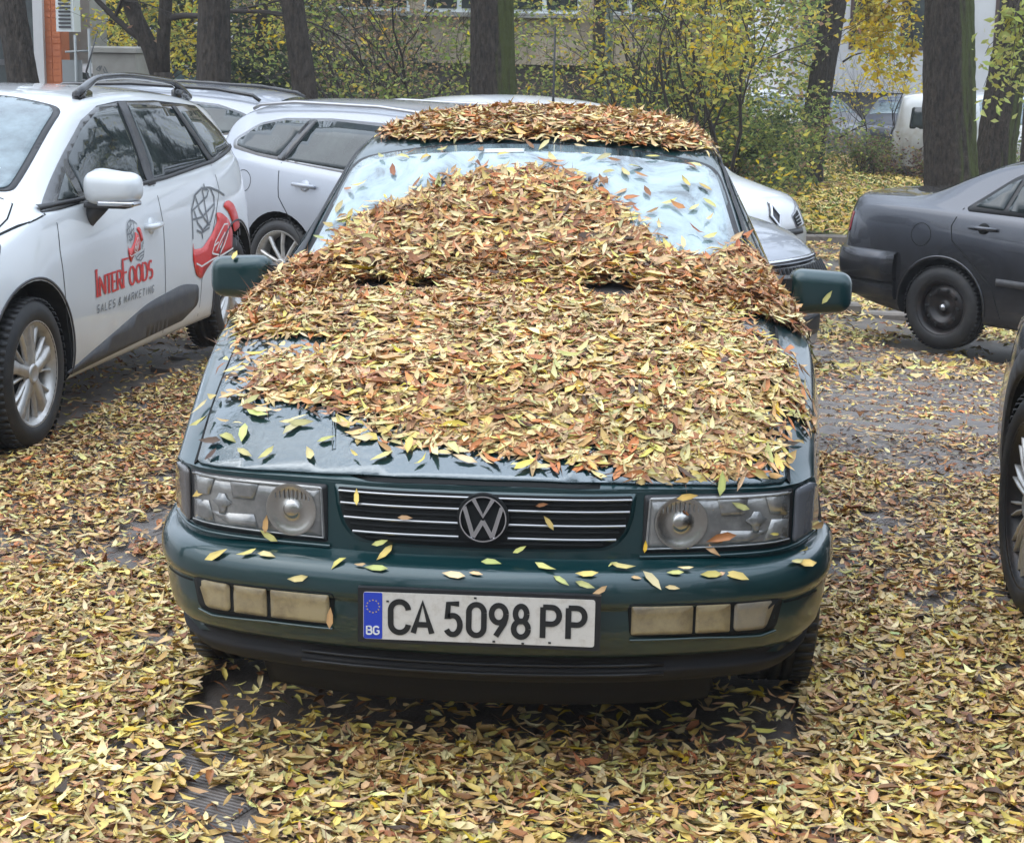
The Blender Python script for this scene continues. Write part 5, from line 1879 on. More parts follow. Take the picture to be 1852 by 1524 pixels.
def leaves_mesh(name, P, N, L, Wd, C, curl=None, fold=None, parent=None, mt=None, simple=False, yaw=None):
    """n leaves: P centres, N normals, L lengths, Wd widths, C linear colours"""
    n = len(P)
    if yaw is None: yaw = RNG.uniform(0, 2 * np.pi, n)
    N = N / np.linalg.norm(N, axis=1)[:, None]
    A = np.stack([np.cos(yaw), np.sin(yaw), np.zeros(n)], 1)
    T = A - N * np.sum(A * N, 1)[:, None]
    bad = np.linalg.norm(T, axis=1) < .05
    T[bad] = np.cross(N[bad], [0, 0, 1.0]) + 1e-3
    T /= np.linalg.norm(T, axis=1)[:, None]
    B = np.cross(N, T)
    if curl is None: curl = RNG.normal(0, .55, n)
    if fold is None: fold = RNG.normal(.25, .3, n)
    rr = RNG.uniform(0, 1, n)
    if n > 5:
        curl = np.where(rr < .14, curl * 1.4 + .15, curl)      # curled up
        fold = np.where(rr > .88, fold + .3, fold)            # folded along the midrib
        Wd = np.where((rr > .5) & (rr < .58), Wd * 1.35, Wd)
        L = np.where((rr > .55) & (rr < .66), L * .62, L)     # torn short
    tw = RNG.normal(0, .25, n)
    bend = RNG.normal(0, .10, n)
    if simple:
        tmpl = [(-.5, 0), (-.05, -.5), (.5, 0), (-.05, .5)]
        F = [(0, 1, 2), (0, 2, 3)]
    else:
        tmpl = [(-.5, 0), (-.22, -.46), (-.22, 0), (-.22, .46), (.14, -.42), (.14, 0), (.14, .42), (.5, 0)]
        F = [(0, 1, 2), (0, 2, 3), (1, 4, 5, 2), (2, 5, 6, 3), (4, 7, 5), (5, 7, 6)]
    k = len(tmpl)
    V = np.zeros((n, k, 3), np.float32)
    for j, (u, v) in enumerate(tmpl):
        h = curl * u * u * L + fold * abs(v) * Wd + tw * u * v * Wd * 2
        off = bend * L * (u * u)
        V[:, j, :] = P + T * (u * L)[:, None] + B * (v * Wd + off)[:, None] + N * h[:, None]
    nf = len(F)
    sizes = np.array([len(f) for f in F])
    flat = np.concatenate([np.array(f) for f in F])
    loops = (np.arange(n)[:, None] * k + flat[None, :]).ravel().astype(np.int32)
    tot = np.tile(sizes, n)
    start = np.concatenate([[0], np.cumsum(tot)[:-1]]).astype(np.int32)
    me = bpy.data.meshes.new(name)
    me.vertices.add(n * k)
    me.vertices.foreach_set('co', V.reshape(-1))
    me.loops.add(len(loops))
    me.loops.foreach_set('vertex_index', loops)
    me.polygons.add(n * nf)
    me.polygons.foreach_set('loop_start', start)
    me.polygons.foreach_set('loop_total', tot.astype(np.int32))
    me.update(calc_edges=True)
    me.polygons.foreach_set('use_smooth', np.ones(n * nf, bool))
    at_ = me.attributes.new('leafcol', 'FLOAT_COLOR', 'POINT')
    c4 = np.ones((n, k, 4), np.float32)
    shade = np.ones((n, k))
    if not simple:
        shade[:, [2, 5]] *= 1.10      # pale midrib
        shade[:, [0, 7]] *= RNG.uniform(.45, 1, (n, 1))
        shade[:, [4, 6]] *= RNG.uniform(.7, 1.1, (n, 1))
    c4[:, :, :3] = C[:, None, :] * shade[:, :, None]
    at_.data.foreach_set('color', c4.reshape(-1))
    me.materials.append(mt or M['leaf'])
    o = bpy.data.objects.new(name, me)
    COL.objects.link(o)
    if parent: o.parent = parent
    return o


def palette(n, cols, w, jit=.16, seed=None):
    cols = np.array(cols)
    w = np.array(w, float)
    i = RNG.choice(len(cols), n, p=w / w.sum())
    c = cols[i] * RNG.lognormal(0, jit, (n, 1)) * RNG.lognormal(0, .06, (n, 3))
    return np.clip(c, .004, .9)


YEL = (0.62, 0.47, 0.13)
CRM = (0.67, 0.54, 0.26)
GRY = (0.52, 0.48, 0.17)
OCH = (0.46, 0.29, 0.10)
TAN = (0.54, 0.35, 0.17)
BRN = (0.27, 0.115, 0.045)
RUS = (0.45, 0.17, 0.055)
DRK = (0.075, 0.042, 0.025)
GOLD = (0.52, 0.36, 0.03)
STEM = (0.16, 0.075, 0.04)


def in_poly(x, y, poly):
    c = np.zeros(len(x), bool)
    n = len(poly)
    for i in range(n):
        x1, y1 = poly[i]
        x2, y2 = poly[(i + 1) % n]
        if y1 == y2: continue
        k = ((y1 > y) != (y2 > y)) & (x < (x2 - x1) * (y - y1) / (y2 - y1) + x1)
        c ^= k
    return c


# ---- height map of the green car's top for laying leaves
gx = np.linspace(-.86, .86, 87)
gy = np.linspace(.04, 3.9, 194)
GZ = np.zeros((len(gy), len(gx)))
for j, yy in enumerate(gy):
    for i, xx in enumerate(gx):
        h = PS.hit((xx, yy, 4), (0, 0, -1))
        GZ[j, i] = h[0].z if h else .5
GZ += .008


def car_top(x, y):
    fx = np.clip((x - gx[0]) / (gx[1] - gx[0]), 0, len(gx) - 1.001)
    fy = np.clip((y - gy[0]) / (gy[1] - gy[0]), 0, len(gy) - 1.001)
    i = fx.astype(int)
    j = fy.astype(int)
    a = fx - i
    b_ = fy - j
    z = (GZ[j, i] * (1 - a) + GZ[j, i + 1] * a) * (1 - b_) + (GZ[j + 1, i] * (1 - a) + GZ[j + 1, i + 1] * a) * b_
    return z


def car_nrm(x, y):
    e_ = .02
    zx = (car_top(x + e_, y) - car_top(x - e_, y)) / (2 * e_)
    zy = (car_top(x, y + e_) - car_top(x, y - e_)) / (2 * e_)
    N = np.stack([-zx, -zy, np.ones(len(x))], 1)
    return N / np.linalg.norm(N, axis=1)[:, None]


MAIN = [(-.73, 1.397), (-.755, 1.143), (-.725, .796), (-.60, .748), (-.469, .733), (-.384, .652), (-.429, .59), (-.60, .583), (-.60, .455), (-.631, .415), (-.5, .375), (-.39, .350), (-.272, .268), (-.209, .21), (-.107, .205), (-.04, .19), (.101, .172), (.203, .168), (.304, .155), (.405, .150), (.53, .175), (.64, .247), (.69, .335), (.655, .379), (.635, .44), (.72, .495), (.775, .504), (.765, .602), (.724, .788), (.628, .857), (.591, .995), (.656, 1.084), (.766, 1.125), (.80, 1.333), (.761, 1.495), (.70, 1.64), (.66, 1.62), (.63, 1.56), (.582, 1.525), (.515, 1.50), (.416, 1.54), (.349, 1.62), (.245, 1.75), (.137, 1.85), (.029, 1.90), (-.111, 1.87), (-.25, 1.845), (-.348, 1.78), (-.451, 1.74), (-.532, 1.68), (-.57, 1.60), (-.60, 1.51), (-.65, 1.49), (-.71, 1.47)]
ROOF = [(-.53, 2.25), (-.45, 2.16), (-.36, 2.12), (-.30, 2.12), (-.13, 2.09), (.06, 2.12), (.24, 2.10), (.38, 2.11), (.49, 2.12), (.57, 2.18), (.54, 2.95), (-.52, 2.95)]


def edge_dist(x, y, poly):
    d = np.full(len(x), 9.0)
    for i in range(len(poly)):
        ax, ay = poly[i]
        bx, by = poly[(i + 1) % len(poly)]
        L2 = (bx - ax) ** 2 + (by - ay) ** 2 + 1e-9
        t = np.clip(((x - ax) * (bx - ax) + (y - ay) * (by - ay)) / L2, 0, 1)
        d = np.minimum(d, np.hypot(x - ax - t * (bx - ax), y - ay - t * (by - ay)))
    return d


def pile(name, poly, n, thick_f, cols, w, tilt_f, label, soft=.024, seed=0, stems=.15, holes=()):
    xs = [p[0] for p in poly]
    ys = [p[1] for p in poly]
    m_ = int(n * 2.2)
    x = RNG.uniform(min(xs) - .03, max(xs) + .03, m_)
    y = RNG.uniform(min(ys) - .03, max(ys) + .03, m_)
    k = in_poly(x + RNG.normal(0, soft, m_), y + RNG.normal(0, soft, m_), poly)
    for hx, hy, rx, ry in holes:
        k &= (((x - hx) / rx) ** 2 + ((y - hy) / ry) ** 2) > RNG.uniform(.85, 1.15, m_)
    x, y = x[k][:n], y[k][:n]
    n = len(x)
    T = thick_f(x, y) * np.clip(.12 + edge_dist(x, y, poly) / .09, 0, 1)
    lay = RNG.uniform(0, 1, n)
    z = car_top(x, y) + .003 + T * lay
    N = car_nrm(x, y)
    tl = tilt_f(x, y)
    N = N + RNG.normal(0, 1, (n, 3)) * tl[:, None] * (.35 + .65 * lay[:, None])
    N[:, 2] = np.abs(N[:, 2]) + .08
    L = RNG.uniform(.032, .078, n)
    Wd = L * RNG.triangular(.10, .22, .36, n)
    C = palette(n, cols, w)
    # clumps of browner and of paler leaves
    if poly is MAIN or len(poly) == len(MAIN):
        mk = (y > 1.0 + .25 * vnoise(x, y, 5, 12)) & (RNG.uniform(0, 1, n) < .32)
        C[mk] = palette(mk.sum(), [BRN, RUS, TAN, OCH], [3, 3, 2, 1.5])
    cl = vnoise(x, y, 9, seed) * .6 + vnoise(x, y, 23, seed + 3) * .4
    C *= (.93 + .36 * cl)[:, None]
    st = RNG.uniform(0, 1, n) < stems
    Wd[st] = .0028
    L[st] = RNG.uniform(.05, .13, st.sum())
    C[st] = palette(st.sum(), [STEM, BRN, TAN], [4, 3, 1])
    o = leaves_mesh(name, np.stack([x, y, z], 1), N, L, Wd, C, curl=RNG.normal(.1, .5, n), fold=RNG.normal(.3, .3, n))
    tag(o, label, 'leaves', kind='stuff')
    return o


def th_main(x, y):
    t = .012 + .016 * vnoise(x, y, 6, 5)
    t += .038 * np.exp(-((y - 1.40) / .15) ** 2)
    t += .012 * np.exp(-((y - 1.62) / .2) ** 2) * np.exp(-(x / .4) ** 2)
    e_ = np.exp(-((y - .2) / .14) ** 2) * .012
    for hx in (.265, -.43, -.28): t *= 1 - .9 * np.exp(-((x - hx) / .10) ** 2 - ((y - 1.12) / .12) ** 2)
    return np.maximum(.006, t - e_)


def tilt_main(x, y):
    return .10 + .18 * np.clip((y - 1.05) / .3, 0, 1)


pile('leaf_pile_front', [p for p in MAIN], 27000, th_main, [CRM, YEL, GRY, TAN, OCH, BRN, RUS, DRK, GOLD], [6.6, 3.4, 1.2, 6.5, 3.8, 3.6, 2.8, .8, .4],
     tilt_main, 'deep heap of fallen leaves over the bonnet and windscreen of the green saloon', holes=[(.265, 1.225, .10, .075), (-.43, 1.215, .10, .055), (-.27, 1.21, .06, .045)])
pile('leaf_pile_back', ROOF, 10500, lambda x, y: .010 + .020 * vnoise(x, y, 6, 9) + .010 * (1 - (x / .6) ** 2), [RUS, TAN, OCH, BRN, CRM, DRK, YEL], [3.2, 5.5, 2.6, 2.6, 4.4, .5, 1.2],
     lambda x, y: .15 + 0 * x, 'rusty brown leaves heaped on the roof of the green saloon', soft=.02)
# browner drift along the screen pillars and scuttle ends
DR = [(.55, 1.08), (.80, 1.10), (.83, 1.36), (.77, 1.55), (.70, 1.66), (.64, 1.60), (.60, 1.45), (.45, 1.30)]
pile('leaf_pile_side', DR, 2400, lambda x, y: .025 + .03 * vnoise(x, y, 6, 2), [RUS, BRN, TAN, OCH, CRM], [3.4, 3, 3.6, 2, 2.6], lambda x, y: .30 + 0 * x,
     'tangle of rusty leaves and stalks against the right-hand windscreen pillar', stems=.35)
DL = [(-.80, 1.10), (-.50, 1.15), (-.50, 1.42), (-.68, 1.50), (-.78, 1.42)]
pile('leaf_pile_corner', DL, 1700, lambda x, y: .03 + .03 * vnoise(x, y, 6, 2), [RUS, BRN, TAN, OCH, CRM], [2.5, 3.5, 4, 2, 3], lambda x, y: .30 + 0 * x,
     'brown leaves drifted into the windscreen corner beside the left-hand mirror', stems=.3)
# thin brown scatter at the ragged edge of the heap on the wet bonnet
SC = [(-.73, .75), (-.70, .45), (-.66, .38), (-.40, .30), (-.2, .17), (.3, .135), (.66, .17), (.72, .45), (.5, .4), (0, .3), (-.5, .5), (-.4, .66), (-.5, .85)]
x = RNG.uniform(-.74, .74, 2600)
y = RNG.uniform(.12, .95, 2600)
k = in_poly(x, y, SC) & (RNG.uniform(0, 1, 2600) < .28)
x, y = x[k], y[k]
N = car_nrm(x, y) + RNG.normal(0, .16, (len(x), 3))
o = leaves_mesh('leaf_scatter', np.stack([x, y, car_top(x, y) + .007], 1), N, RNG.uniform(.03, .06, len(x)), RNG.uniform(.006, .016, len(x)),
                palette(len(x), [CRM, YEL, TAN, BRN, RUS, DRK], [2, 2, 3, 3, 2, 1]))
tag(o, 'thin scatter of small leaves round the edge of the heap on the bonnet', 'leaves', kind='stuff')

n = 5000
x = RNG.uniform(-.80, .82, n)
y = RNG.uniform(.12, 2.04, n)
ed = edge_dist(x, y, MAIN)
k = ~in_poly(x, y, MAIN) & (RNG.uniform(0, 1, n) < .55 * np.exp(-ed / .035)) & (np.abs(x) < .80)
x, y = x[k], y[k]
N = car_nrm(x, y) + RNG.normal(0, .14, (len(x), 3))
L = RNG.uniform(.03, .065, len(x))
o = leaves_mesh('leaf_fringe', np.stack([x, y, car_top(x, y) + .008], 1), N, L, L * RNG.uniform(.1, .32, len(x)), palette(len(x), [CRM, YEL, TAN, BRN, RUS], [2, 2, 3, 2, 2]))
tag(o, 'ragged fringe of thinning leaves round the heap on the green saloon', 'leaves', kind='stuff')

# ---- loose leaves lying singly on the green car, each a thing of its own
def single_leaf(P, N, L, Wd, yaw, col, label, group, cat='leaf', curl=None):
    o = leaves_mesh('fallen_leaf', np.array([[0, 0, 0.0]]), np.array([list(N)], float), np.array([L]), np.array([Wd]), np.array([col], float),
                    yaw=np.array([yaw]), curl=np.array([RNG.normal(.15, .35) if curl is None else curl]), fold=np.array([RNG.uniform(.05, .35)]))
    o.location = P
    tag(o, label, cat, group)
    return o


BL = [(-.62, .508), (-.546, .519), (-.498, .522), (-.417, .485), (-.326, .523), (-.274, .521), (-.223, .536), (-.236, .518), (-.059, .515), (-.009, .518), (.021, .532), (.145, .528), (.182, .51), (.238, .52), (.269, .49), (.235, .503), (.299, .531), (.318, .528), (.349, .515), (.386, .509), (.436, .52), (.43, .494), (.46, .525), (.517, .515), (.536, .514), (.574, .51), (.719, .517), (.741, .511)]
ca_ = ['above the left fog lamps', 'above the number plate', 'right of the number plate', 'above the right fog lamps', 'on the right bumper corner']
for x_, z_ in BL:
    P, nn = BS.hit((x_, -2, z_ + .004), (0, 1, 0))
    w_ = ca_[0] if x_ < -.30 else ca_[1] if x_ < .2 else ca_[2] if x_ < .34 else ca_[3] if x_ < .65 else ca_[4]
    brown = RNG.uniform() < .18
    c_ = palette(1, [TAN] if brown else [GRY, YEL, CRM], [1] if brown else [3, 2, 1])[0]
    N = (nn + Vector((0, 0, .25)) + Vector(RNG.normal(0, .10, 3))).normalized()
    s_ = RNG.uniform(.036, .064) * (.65 if brown else 1)
    single_leaf(P + nn * .006, N, s_, s_ * RNG.uniform(.30, .38), RNG.choice([0, math.pi]) + RNG.normal(0, .5), c_,
                ('small tan leaf' if brown else 'pale yellow-green leaf') + ' lying on the front bumper ' + w_, 'loose leaves on the front bumper')
FL = [(-.501, .560, 'below the left headlamp', .05, 2.6, GRY), (-.508, .588, 'stuck on the left headlamp', .045, 1.5, OCH), (-.289, .673, 'on the top grille slat, left', .04, 1.6, YEL), (-.177, .632, 'on the grille left of the emblem', .035, 0, TAN),
      (-.234, .569, 'at the lower edge of the grille, left', .04, .3, GRY), (.084, .567, 'at the lower edge of the grille, right', .035, .5, GRY), (.149, .632, 'across the grille right of the emblem', .040, 2.2, YEL), (.132, .673, 'on the top of the grille, right', .03, .2, BRN),
      (.457, .690, 'on the upper rim of the right headlamp', .05, .2, YEL), (.579, .664, 'on the right headlamp glass', .045, 2.8, GRY), (.366, .575, 'in the inner corner of the right headlamp', .03, 1.5, GOLD), (-.34, .404, 'upright beside the left fog lamps', .05, 1.55, OCH), (.537, .705, 'hanging over the bonnet edge above the right headlamp', .06, 1.5, GRY)]
for x_, z_, w_, s_, yw_, c_ in FL:
    P, nn = (PS if z_ > .545 else BS).hit((x_, -2, z_), (0, 1, 0))
    T = Vector((math.cos(yw_), 0, math.sin(yw_)))
    o = leaves_mesh('fallen_leaf', np.array([[0, 0, 0.0]]), np.array([[0, 0, 1.0]]), np.array([s_]), np.array([s_ * .32]), np.array([palette(1, [c_], [1])[0] * 1.1]), yaw=np.array([yw_]), curl=np.array([.1]), fold=np.array([.12]))
    o.rotation_euler = (R(80), 0, 0)
    o.location = P + nn * .014
    tag(o, 'single leaf ' + w_ + ' of the green saloon', 'leaf')
HL = [(-.684, .215), (-.52, .195), (-.413, .178), (-.567, .322), (-.486, .286), (-.452, .277), (-.43, .346), (-.351, .267), (-.383, .221), (-.32, .239), (-.241, .231), (-.629, .27), (-.669, .271), (-.59, .271), (-.598, .375), (-.556, .334), (-.358, .268), (-.657, .222), (-.576, .21), (-.297, .213), (-.243, .155), (-.05, .146), (.203, .162), (.607, .183), (.674, .259), (.468, .179), (.65, .274), (.38, .152), (-.183, .184), (-.079, .18), (-.738, .447), (-.715, .366), (-.703, .446), (-.47, .269), (-.425, .558), (-.516, .753), (-.682, .64), (-.50, .62), (.606, .989), (.708, .755), (.66, .92), (-.53, .55), (-.62, .52), (-.67, .55)]
for x_, y_ in HL:
    z_ = float(car_top(np.array([x_]), np.array([y_]))[0])
    N = Vector(car_nrm(np.array([x_]), np.array([y_]))[0])
    br = RNG.uniform() < .16
    c_ = palette(1, [BRN, DRK] if br else [GRY, YEL, CRM], [1, 1] if br else [3, 2, 2])[0] * (1 if br else .95)
    w_ = 'near the left headlamp' if (x_ < -.2 and y_ < .4) else 'beside the left wing' if x_ < -.2 else 'over the grille' if abs(x_) <= .3 and y_ < .3 else 'near the right wing' if x_ > .2 else 'on the heap'
    s_ = RNG.uniform(.045, .068)
    single_leaf((x_, y_, z_ + .008), N + Vector(RNG.normal(0, .10, 3)), s_, s_ * RNG.uniform(.30, .40), RNG.uniform(0, 6.28), c_,
                ('dark brown' if br else 'pale yellow-green') + ' leaf lying loose on the wet bonnet ' + w_, 'loose leaves on the bonnet')
WL = [(-.502, 2.0), (-.404, 2.01), (-.352, 1.977), (-.429, 1.99), (-.55, 1.85), (-.585, 1.835), (.028, 2.04), (-.019, 2.04), (.168, 1.991), (.222, 1.978), (.258, 1.965), (.294, 1.901), (.382, 2.01), (.508, 1.99), (.52, 2.0), (.347, 1.891), (.329, 1.937), (.488, 1.888), (.548, 1.881), (.563, 1.802), (.365, 1.81), (.435, 1.771), (.512, 1.764), (.383, 1.718), (.242, 1.898), (-.62, 1.67), (-.64, 1.61), (-.60, 1.753), (-.302, 2.01), (.146, 2.04), (-.177, 2.0), (-.101, 1.979), (.314, 1.775), (.46, 1.759), (.56, 1.64), (.62, 1.60), (-.2, 1.94), (.06, 1.95), (-.45, 1.90)]
for x_, y_ in WL:
    z_ = float(car_top(np.array([x_]), np.array([y_]))[0])
    N = Vector(car_nrm(np.array([x_]), np.array([y_]))[0])
    br = RNG.uniform() < .2
    c_ = palette(1, [BRN, RUS] if br else [GRY, YEL, CRM], [1, 1] if br else [3, 2, 2])[0] * (1 if br else .92)
    w_ = 'upper left of the windscreen' if x_ < -.25 else 'upper middle of the windscreen' if x_ < .25 else 'right part of the windscreen'
    s_ = RNG.uniform(.045, .070)
    single_leaf((x_, y_, z_ + .008), N + Vector(RNG.normal(0, .14, 3)), s_, s_ * RNG.uniform(.28, .36), RNG.uniform(0, 6.28), c_,
                ('curled brown' if br else 'pale yellow-green') + ' leaf stuck on the wet glass, ' + w_, 'loose leaves on the windscreen')
for P, lb, c_ in (((-.87, 1.46, 1.052), 'yellow leaf on top of the left wing mirror', YEL), ((.90, 1.44, .975), 'green-yellow leaf stuck on the back of the right wing mirror', GRY)):
    o = single_leaf(P, (0, -.5 if P[0] < 0 else -1, 1 if P[0] < 0 else .1), .05, .016, 1.5, c_, lb, None)


# ---- leaf litter on the ground
def proj(P):
    d = P - np.array(CAM)
    z = d @ np.array(fw)
    return 926 + 3200 * (d @ np.array(r2)) / z, 762 - 3200 * (d @ np.array(u2)) / z


tzv = np.vectorize(tz)


def rect_local(x, y, o, yv_, hw, L):
    dx_, dy_ = x - o[0], y - o[1]
    a = dx_ * yv_[0] + dy_ * yv_[1]
    b_ = dx_ * yv_[1] - dy_ * yv_[0]
    return (a > .25) & (a < L - .25) & (np.abs(b_) < hw)


def ground_leaves(name, x0, x1, y0, y1, dens, dfun, cols, w, label, Lr, simple=False, up=.25, z_add=.004, thick=.02, parent=None):
    n = int((x1 - x0) * (y1 - y0) * dens)
    x = RNG.uniform(x0, x1, n)
    y = RNG.uniform(y0, y1, n)
    P = np.stack([x, y, np.zeros(n)], 1)
    u, v = proj(P)
    k = (u > -120) & (u < 1975) & (v < 1640) & (RNG.uniform(0, 1, n) < dfun(x, y))
    x, y = x[k], y[k]
    n = len(x)
    z = tzv(x, y) + z_add + RNG.uniform(0, 1, n) ** 1.3 * thick
    N = np.stack([RNG.normal(0, up, n), RNG.normal(0, up, n), np.ones(n)], 1)
    L = RNG.uniform(*Lr, n)
    Wd = L * RNG.triangular(.12, .27, .42, n)
    C = palette(n, cols, w)
    cl = vnoise(x, y, 2.2, 4) * .5 + vnoise(x, y, 6, 8) * .5
    C *= (.82 + .42 * cl)[:, None]
    if not simple:
        st = RNG.uniform(0, 1, n) < .10
        Wd[st] = .003
        L[st] = RNG.uniform(.05, .14, st.sum())
        C[st] = palette(st.sum(), [STEM, BRN, TAN], [4, 3, 2])
    o = leaves_mesh(name, np.stack([x, y, z], 1), N, L, Wd, C, simple=simple, curl=RNG.normal(.15, .6, n), fold=RNG.normal(.3, .35, n))
    tag(o, label, 'leaves', kind='stuff')
    return o


def under_cars(x, y):
    m_ = (np.abs(x) < .80) & (y > .16 + .5 * np.abs(x) ** 3) & (y < 4.5)
    m_ |= rect_local(x, y, (P0.x, P0.y), (dy.x, dy.y), .80, 4.2)
    m_ |= rect_local(x, y, (2.445, 2.48), (0, -1), .85, 4.4)
    m_ |= rect_local(x, y, (o_sedan[0], o_sedan[1]), (ysd.x, ysd.y), .75, 4.4)
    return m_


o_sedan = (hubp + xsd * .84 - ysd * 3.53)


def d_near(x, y):
    g = vnoise(x, y, 3.1, 21) * .5 + vnoise(x, y, 8, 22) * .35 + vnoise(x, y, 17, 25) * .15
    d = np.clip((g - .22) * 5.2, .12, 1)
    # bare road strip on the right
    lim = 3.75 - .55 * (x - .95) + .25 * (vnoise(x, y, 4, 31) - .5)
    road = (x > .75) & (y > lim)
    d = np.where(road, .03 + .22 * np.clip((vnoise(x, y, 2.2, 33) - .60) * 6, 0, 1), d)
    d = np.where(under_cars(x, y), np.where((np.abs(x) < .85) & (y < .5), np.clip(1.25 - (y - .10) * 3.6, .12, 1), .10), d)
    # thinner between the cars on the left
    d = np.where((x < -1.0) & (y > 3.2), d * .85, d)
    return d


ground_leaves('leaf_litter', -2.6, 2.4, -1.15, 1.6, 6000, d_near, [YEL, CRM, GRY, TAN, OCH, BRN, DRK, GOLD], [5, 5, 1.2, 4.6, 4.2, 3.0, 1.0, .9],
              'thick yellow leaf litter on the paving in front of the green saloon', (.034, .074), thick=.022, up=.15)
ground_leaves('leaf_litter', -4.2, 3.6, 1.6, 7.0, 3300, d_near, [YEL, CRM, GRY, TAN, OCH, BRN, RUS, DRK], [3.6, 3.4, .7, 5, 4.4, 4.2, 2.0, 1.2],
              'tan and yellow leaf litter on the paving on both sides of the green saloon', (.034, .072), thick=.020, up=.15)


def d_mid(x, y):
    g = vnoise(x, y, .9, 41) * .6 + vnoise(x, y, 2.6, 42) * .4
    d = np.clip((g - .38) * 4, .03, 1)
    d = np.where(y < 9.4, np.clip((vnoise(x, y, 1.7, 44) - .52) * 5, .04, .8), d)
    d = np.where(under_cars(x, y), .05, d)
    return d


ground_leaves('leaf_litter', -6, 8, 7.0, 19.75, 480, d_mid, [YEL, CRM, GRY, TAN, OCH, BRN], [5, 4, 3, 3.5, 3, 2],
              'patchy leaf litter on the wet road between the dark grey saloon and the verge', (.06, .10), simple=True, up=.3)
ground_leaves('verge_leaves', -2, 14, 19.95, 41, 420, lambda x, y: np.clip(.35 + .9 * (vnoise(x, y, .8, 51) * .6 + vnoise(x, y, 2.5, 55) * .4), 0, 1), [GOLD, YEL, GRY, TAN, OCH, (0.40, .22, .06)], [3.4, 4.5, 2.6, 2, 2.4, 1.6],
              'yellow and orange leaves strewn over the grass verge', (.09, .16), simple=True, up=.45, z_add=.13, thick=.05)
# grit-fine bits of leaf on the bare road
n = 60000
x = RNG.uniform(.75, 3.6, n)
y = RNG.uniform(2.8, 9.5, n)
k = (y > 3.6 - .55 * (x - .95)) & (RNG.uniform(0, 1, n) < .35 + .65 * vnoise(x, y, 3, 61)) & ~under_cars(x, y)
x, y = x[k], y[k]
n = len(x)
o = leaves_mesh('leaf_crumbs', np.stack([x, y, tzv(x, y) + .006], 1), np.stack([RNG.normal(0, .12, n), RNG.normal(0, .12, n), np.ones(n)], 1), RNG.uniform(.015, .05, n), RNG.uniform(.003, .010, n),
                palette(n, [TAN, BRN, DRK, (.26, .21, .16), CRM], [2, 3, 2, 5, .8]), simple=True)
tag(o, 'fine leaf crumbs and stalks over the bare grey road', 'leaves', kind='stuff')
# grass blades on the verge
n = 42000
x = RNG.uniform(-2, 14, n)
y = RNG.uniform(20, 41, n)
k = RNG.uniform(0, 1, n) < np.clip(1.3 * vnoise(x, y, .9, 71), 0, 1)
x, y = x[k], y[k]
n = len(x)
N = np.stack([RNG.normal(0, 1, n), RNG.normal(0, 1, n), RNG.normal(0, .25, n)], 1)
o = leaves_mesh('grass', np.stack([x, y, tzv(x, y) + .16], 1), N, RNG.uniform(.06, .12, n), RNG.uniform(.05, .10, n), palette(n, [(.12, .18, .03), (.20, .25, .05), (.07, .11, .025)], [3, 2, 2]), simple=True, mt=M['foliage'])
tag(o, 'short green grass growing on the verge', 'grass', kind='stuff')


# ================================================================== TREES AND SHRUBS
def grow(mb, tips, p, d, r, L, lvl, rnd, droop=0.0, sides=5, spread=.7):
    """recursive branch; collects twig points for foliage"""
    n = max(3, int(L / .25)) if lvl > 1 else 3
    n = min(n, 7)
    pts = [Vector(p)]
    d = Vector(d).normalized()
    for i in range(n):
        d = (d + Vector((rnd.gauss(0, .21), rnd.gauss(0, .21), rnd.gauss(0, .13) - droop))).normalized()
        pts.append(pts[-1] + d * (L / n))
    rad = [max(.0025, r * (1 - .55 * i / n)) for i in range(n + 1)]
    mb.tube(pts, rad, sides if lvl > 1 else 3, caps=False)
    if lvl <= 1:
        for q in pts[1:]: tips.append((q, d.copy()))
        if lvl <= 0: return
    k = rnd.randint(3, 4) if lvl > 1 else 3
    for j in range(k):
        i = rnd.randint(max(1, n // 3), n)
        q = pts[i]
        ax = Vector((rnd.gauss(0, 1), rnd.gauss(0, 1), rnd.gauss(0, .8))).normalized()
        nd = (d + ax * spread).normalized()
        grow(mb, tips, q, nd, rad[i] * .62, L * rnd.uniform(.5, .78), lvl - 1, rnd, droop, sides, spread)


def foliage(name, tips, per, size, cols, w, parent, spread=.12, hang=.3):
    if not tips: return None
    P = np.array([list(t[0]) for t in tips])
    P = np.repeat(P, per, axis=0)
    n = len(P)
    P = P + RNG.normal(0, spread, (n, 3))
    N = RNG.normal(0, 1, (n, 3))
    N[:, 2] = np.abs(N[:, 2]) * .8 + .1
    L = RNG.uniform(size * .7, size * 1.3, n)
    C = palette(n, cols, w)
    C *= (.65 + .7 * vnoise(P[:, 0] + P[:, 2] * .7, P[:, 1] + P[:, 2], 1.8, 77))[:, None]
    o = leaves_mesh(name, P, N, L, L * RNG.uniform(.35, .5, n), C, simple=True, parent=parent, mt=M['foliage'])
    o['kind'] = 'stuff'
    return o


G1 = (.15, .20, .06)
G2 = (.28, .34, .10)
G3 = (.46, .46, .11)
Y1 = (.72, .52, .03)
Y2 = (.70, .58, .12)
DG = (.055, .085, .045)
BR = (.30, .20, .12)

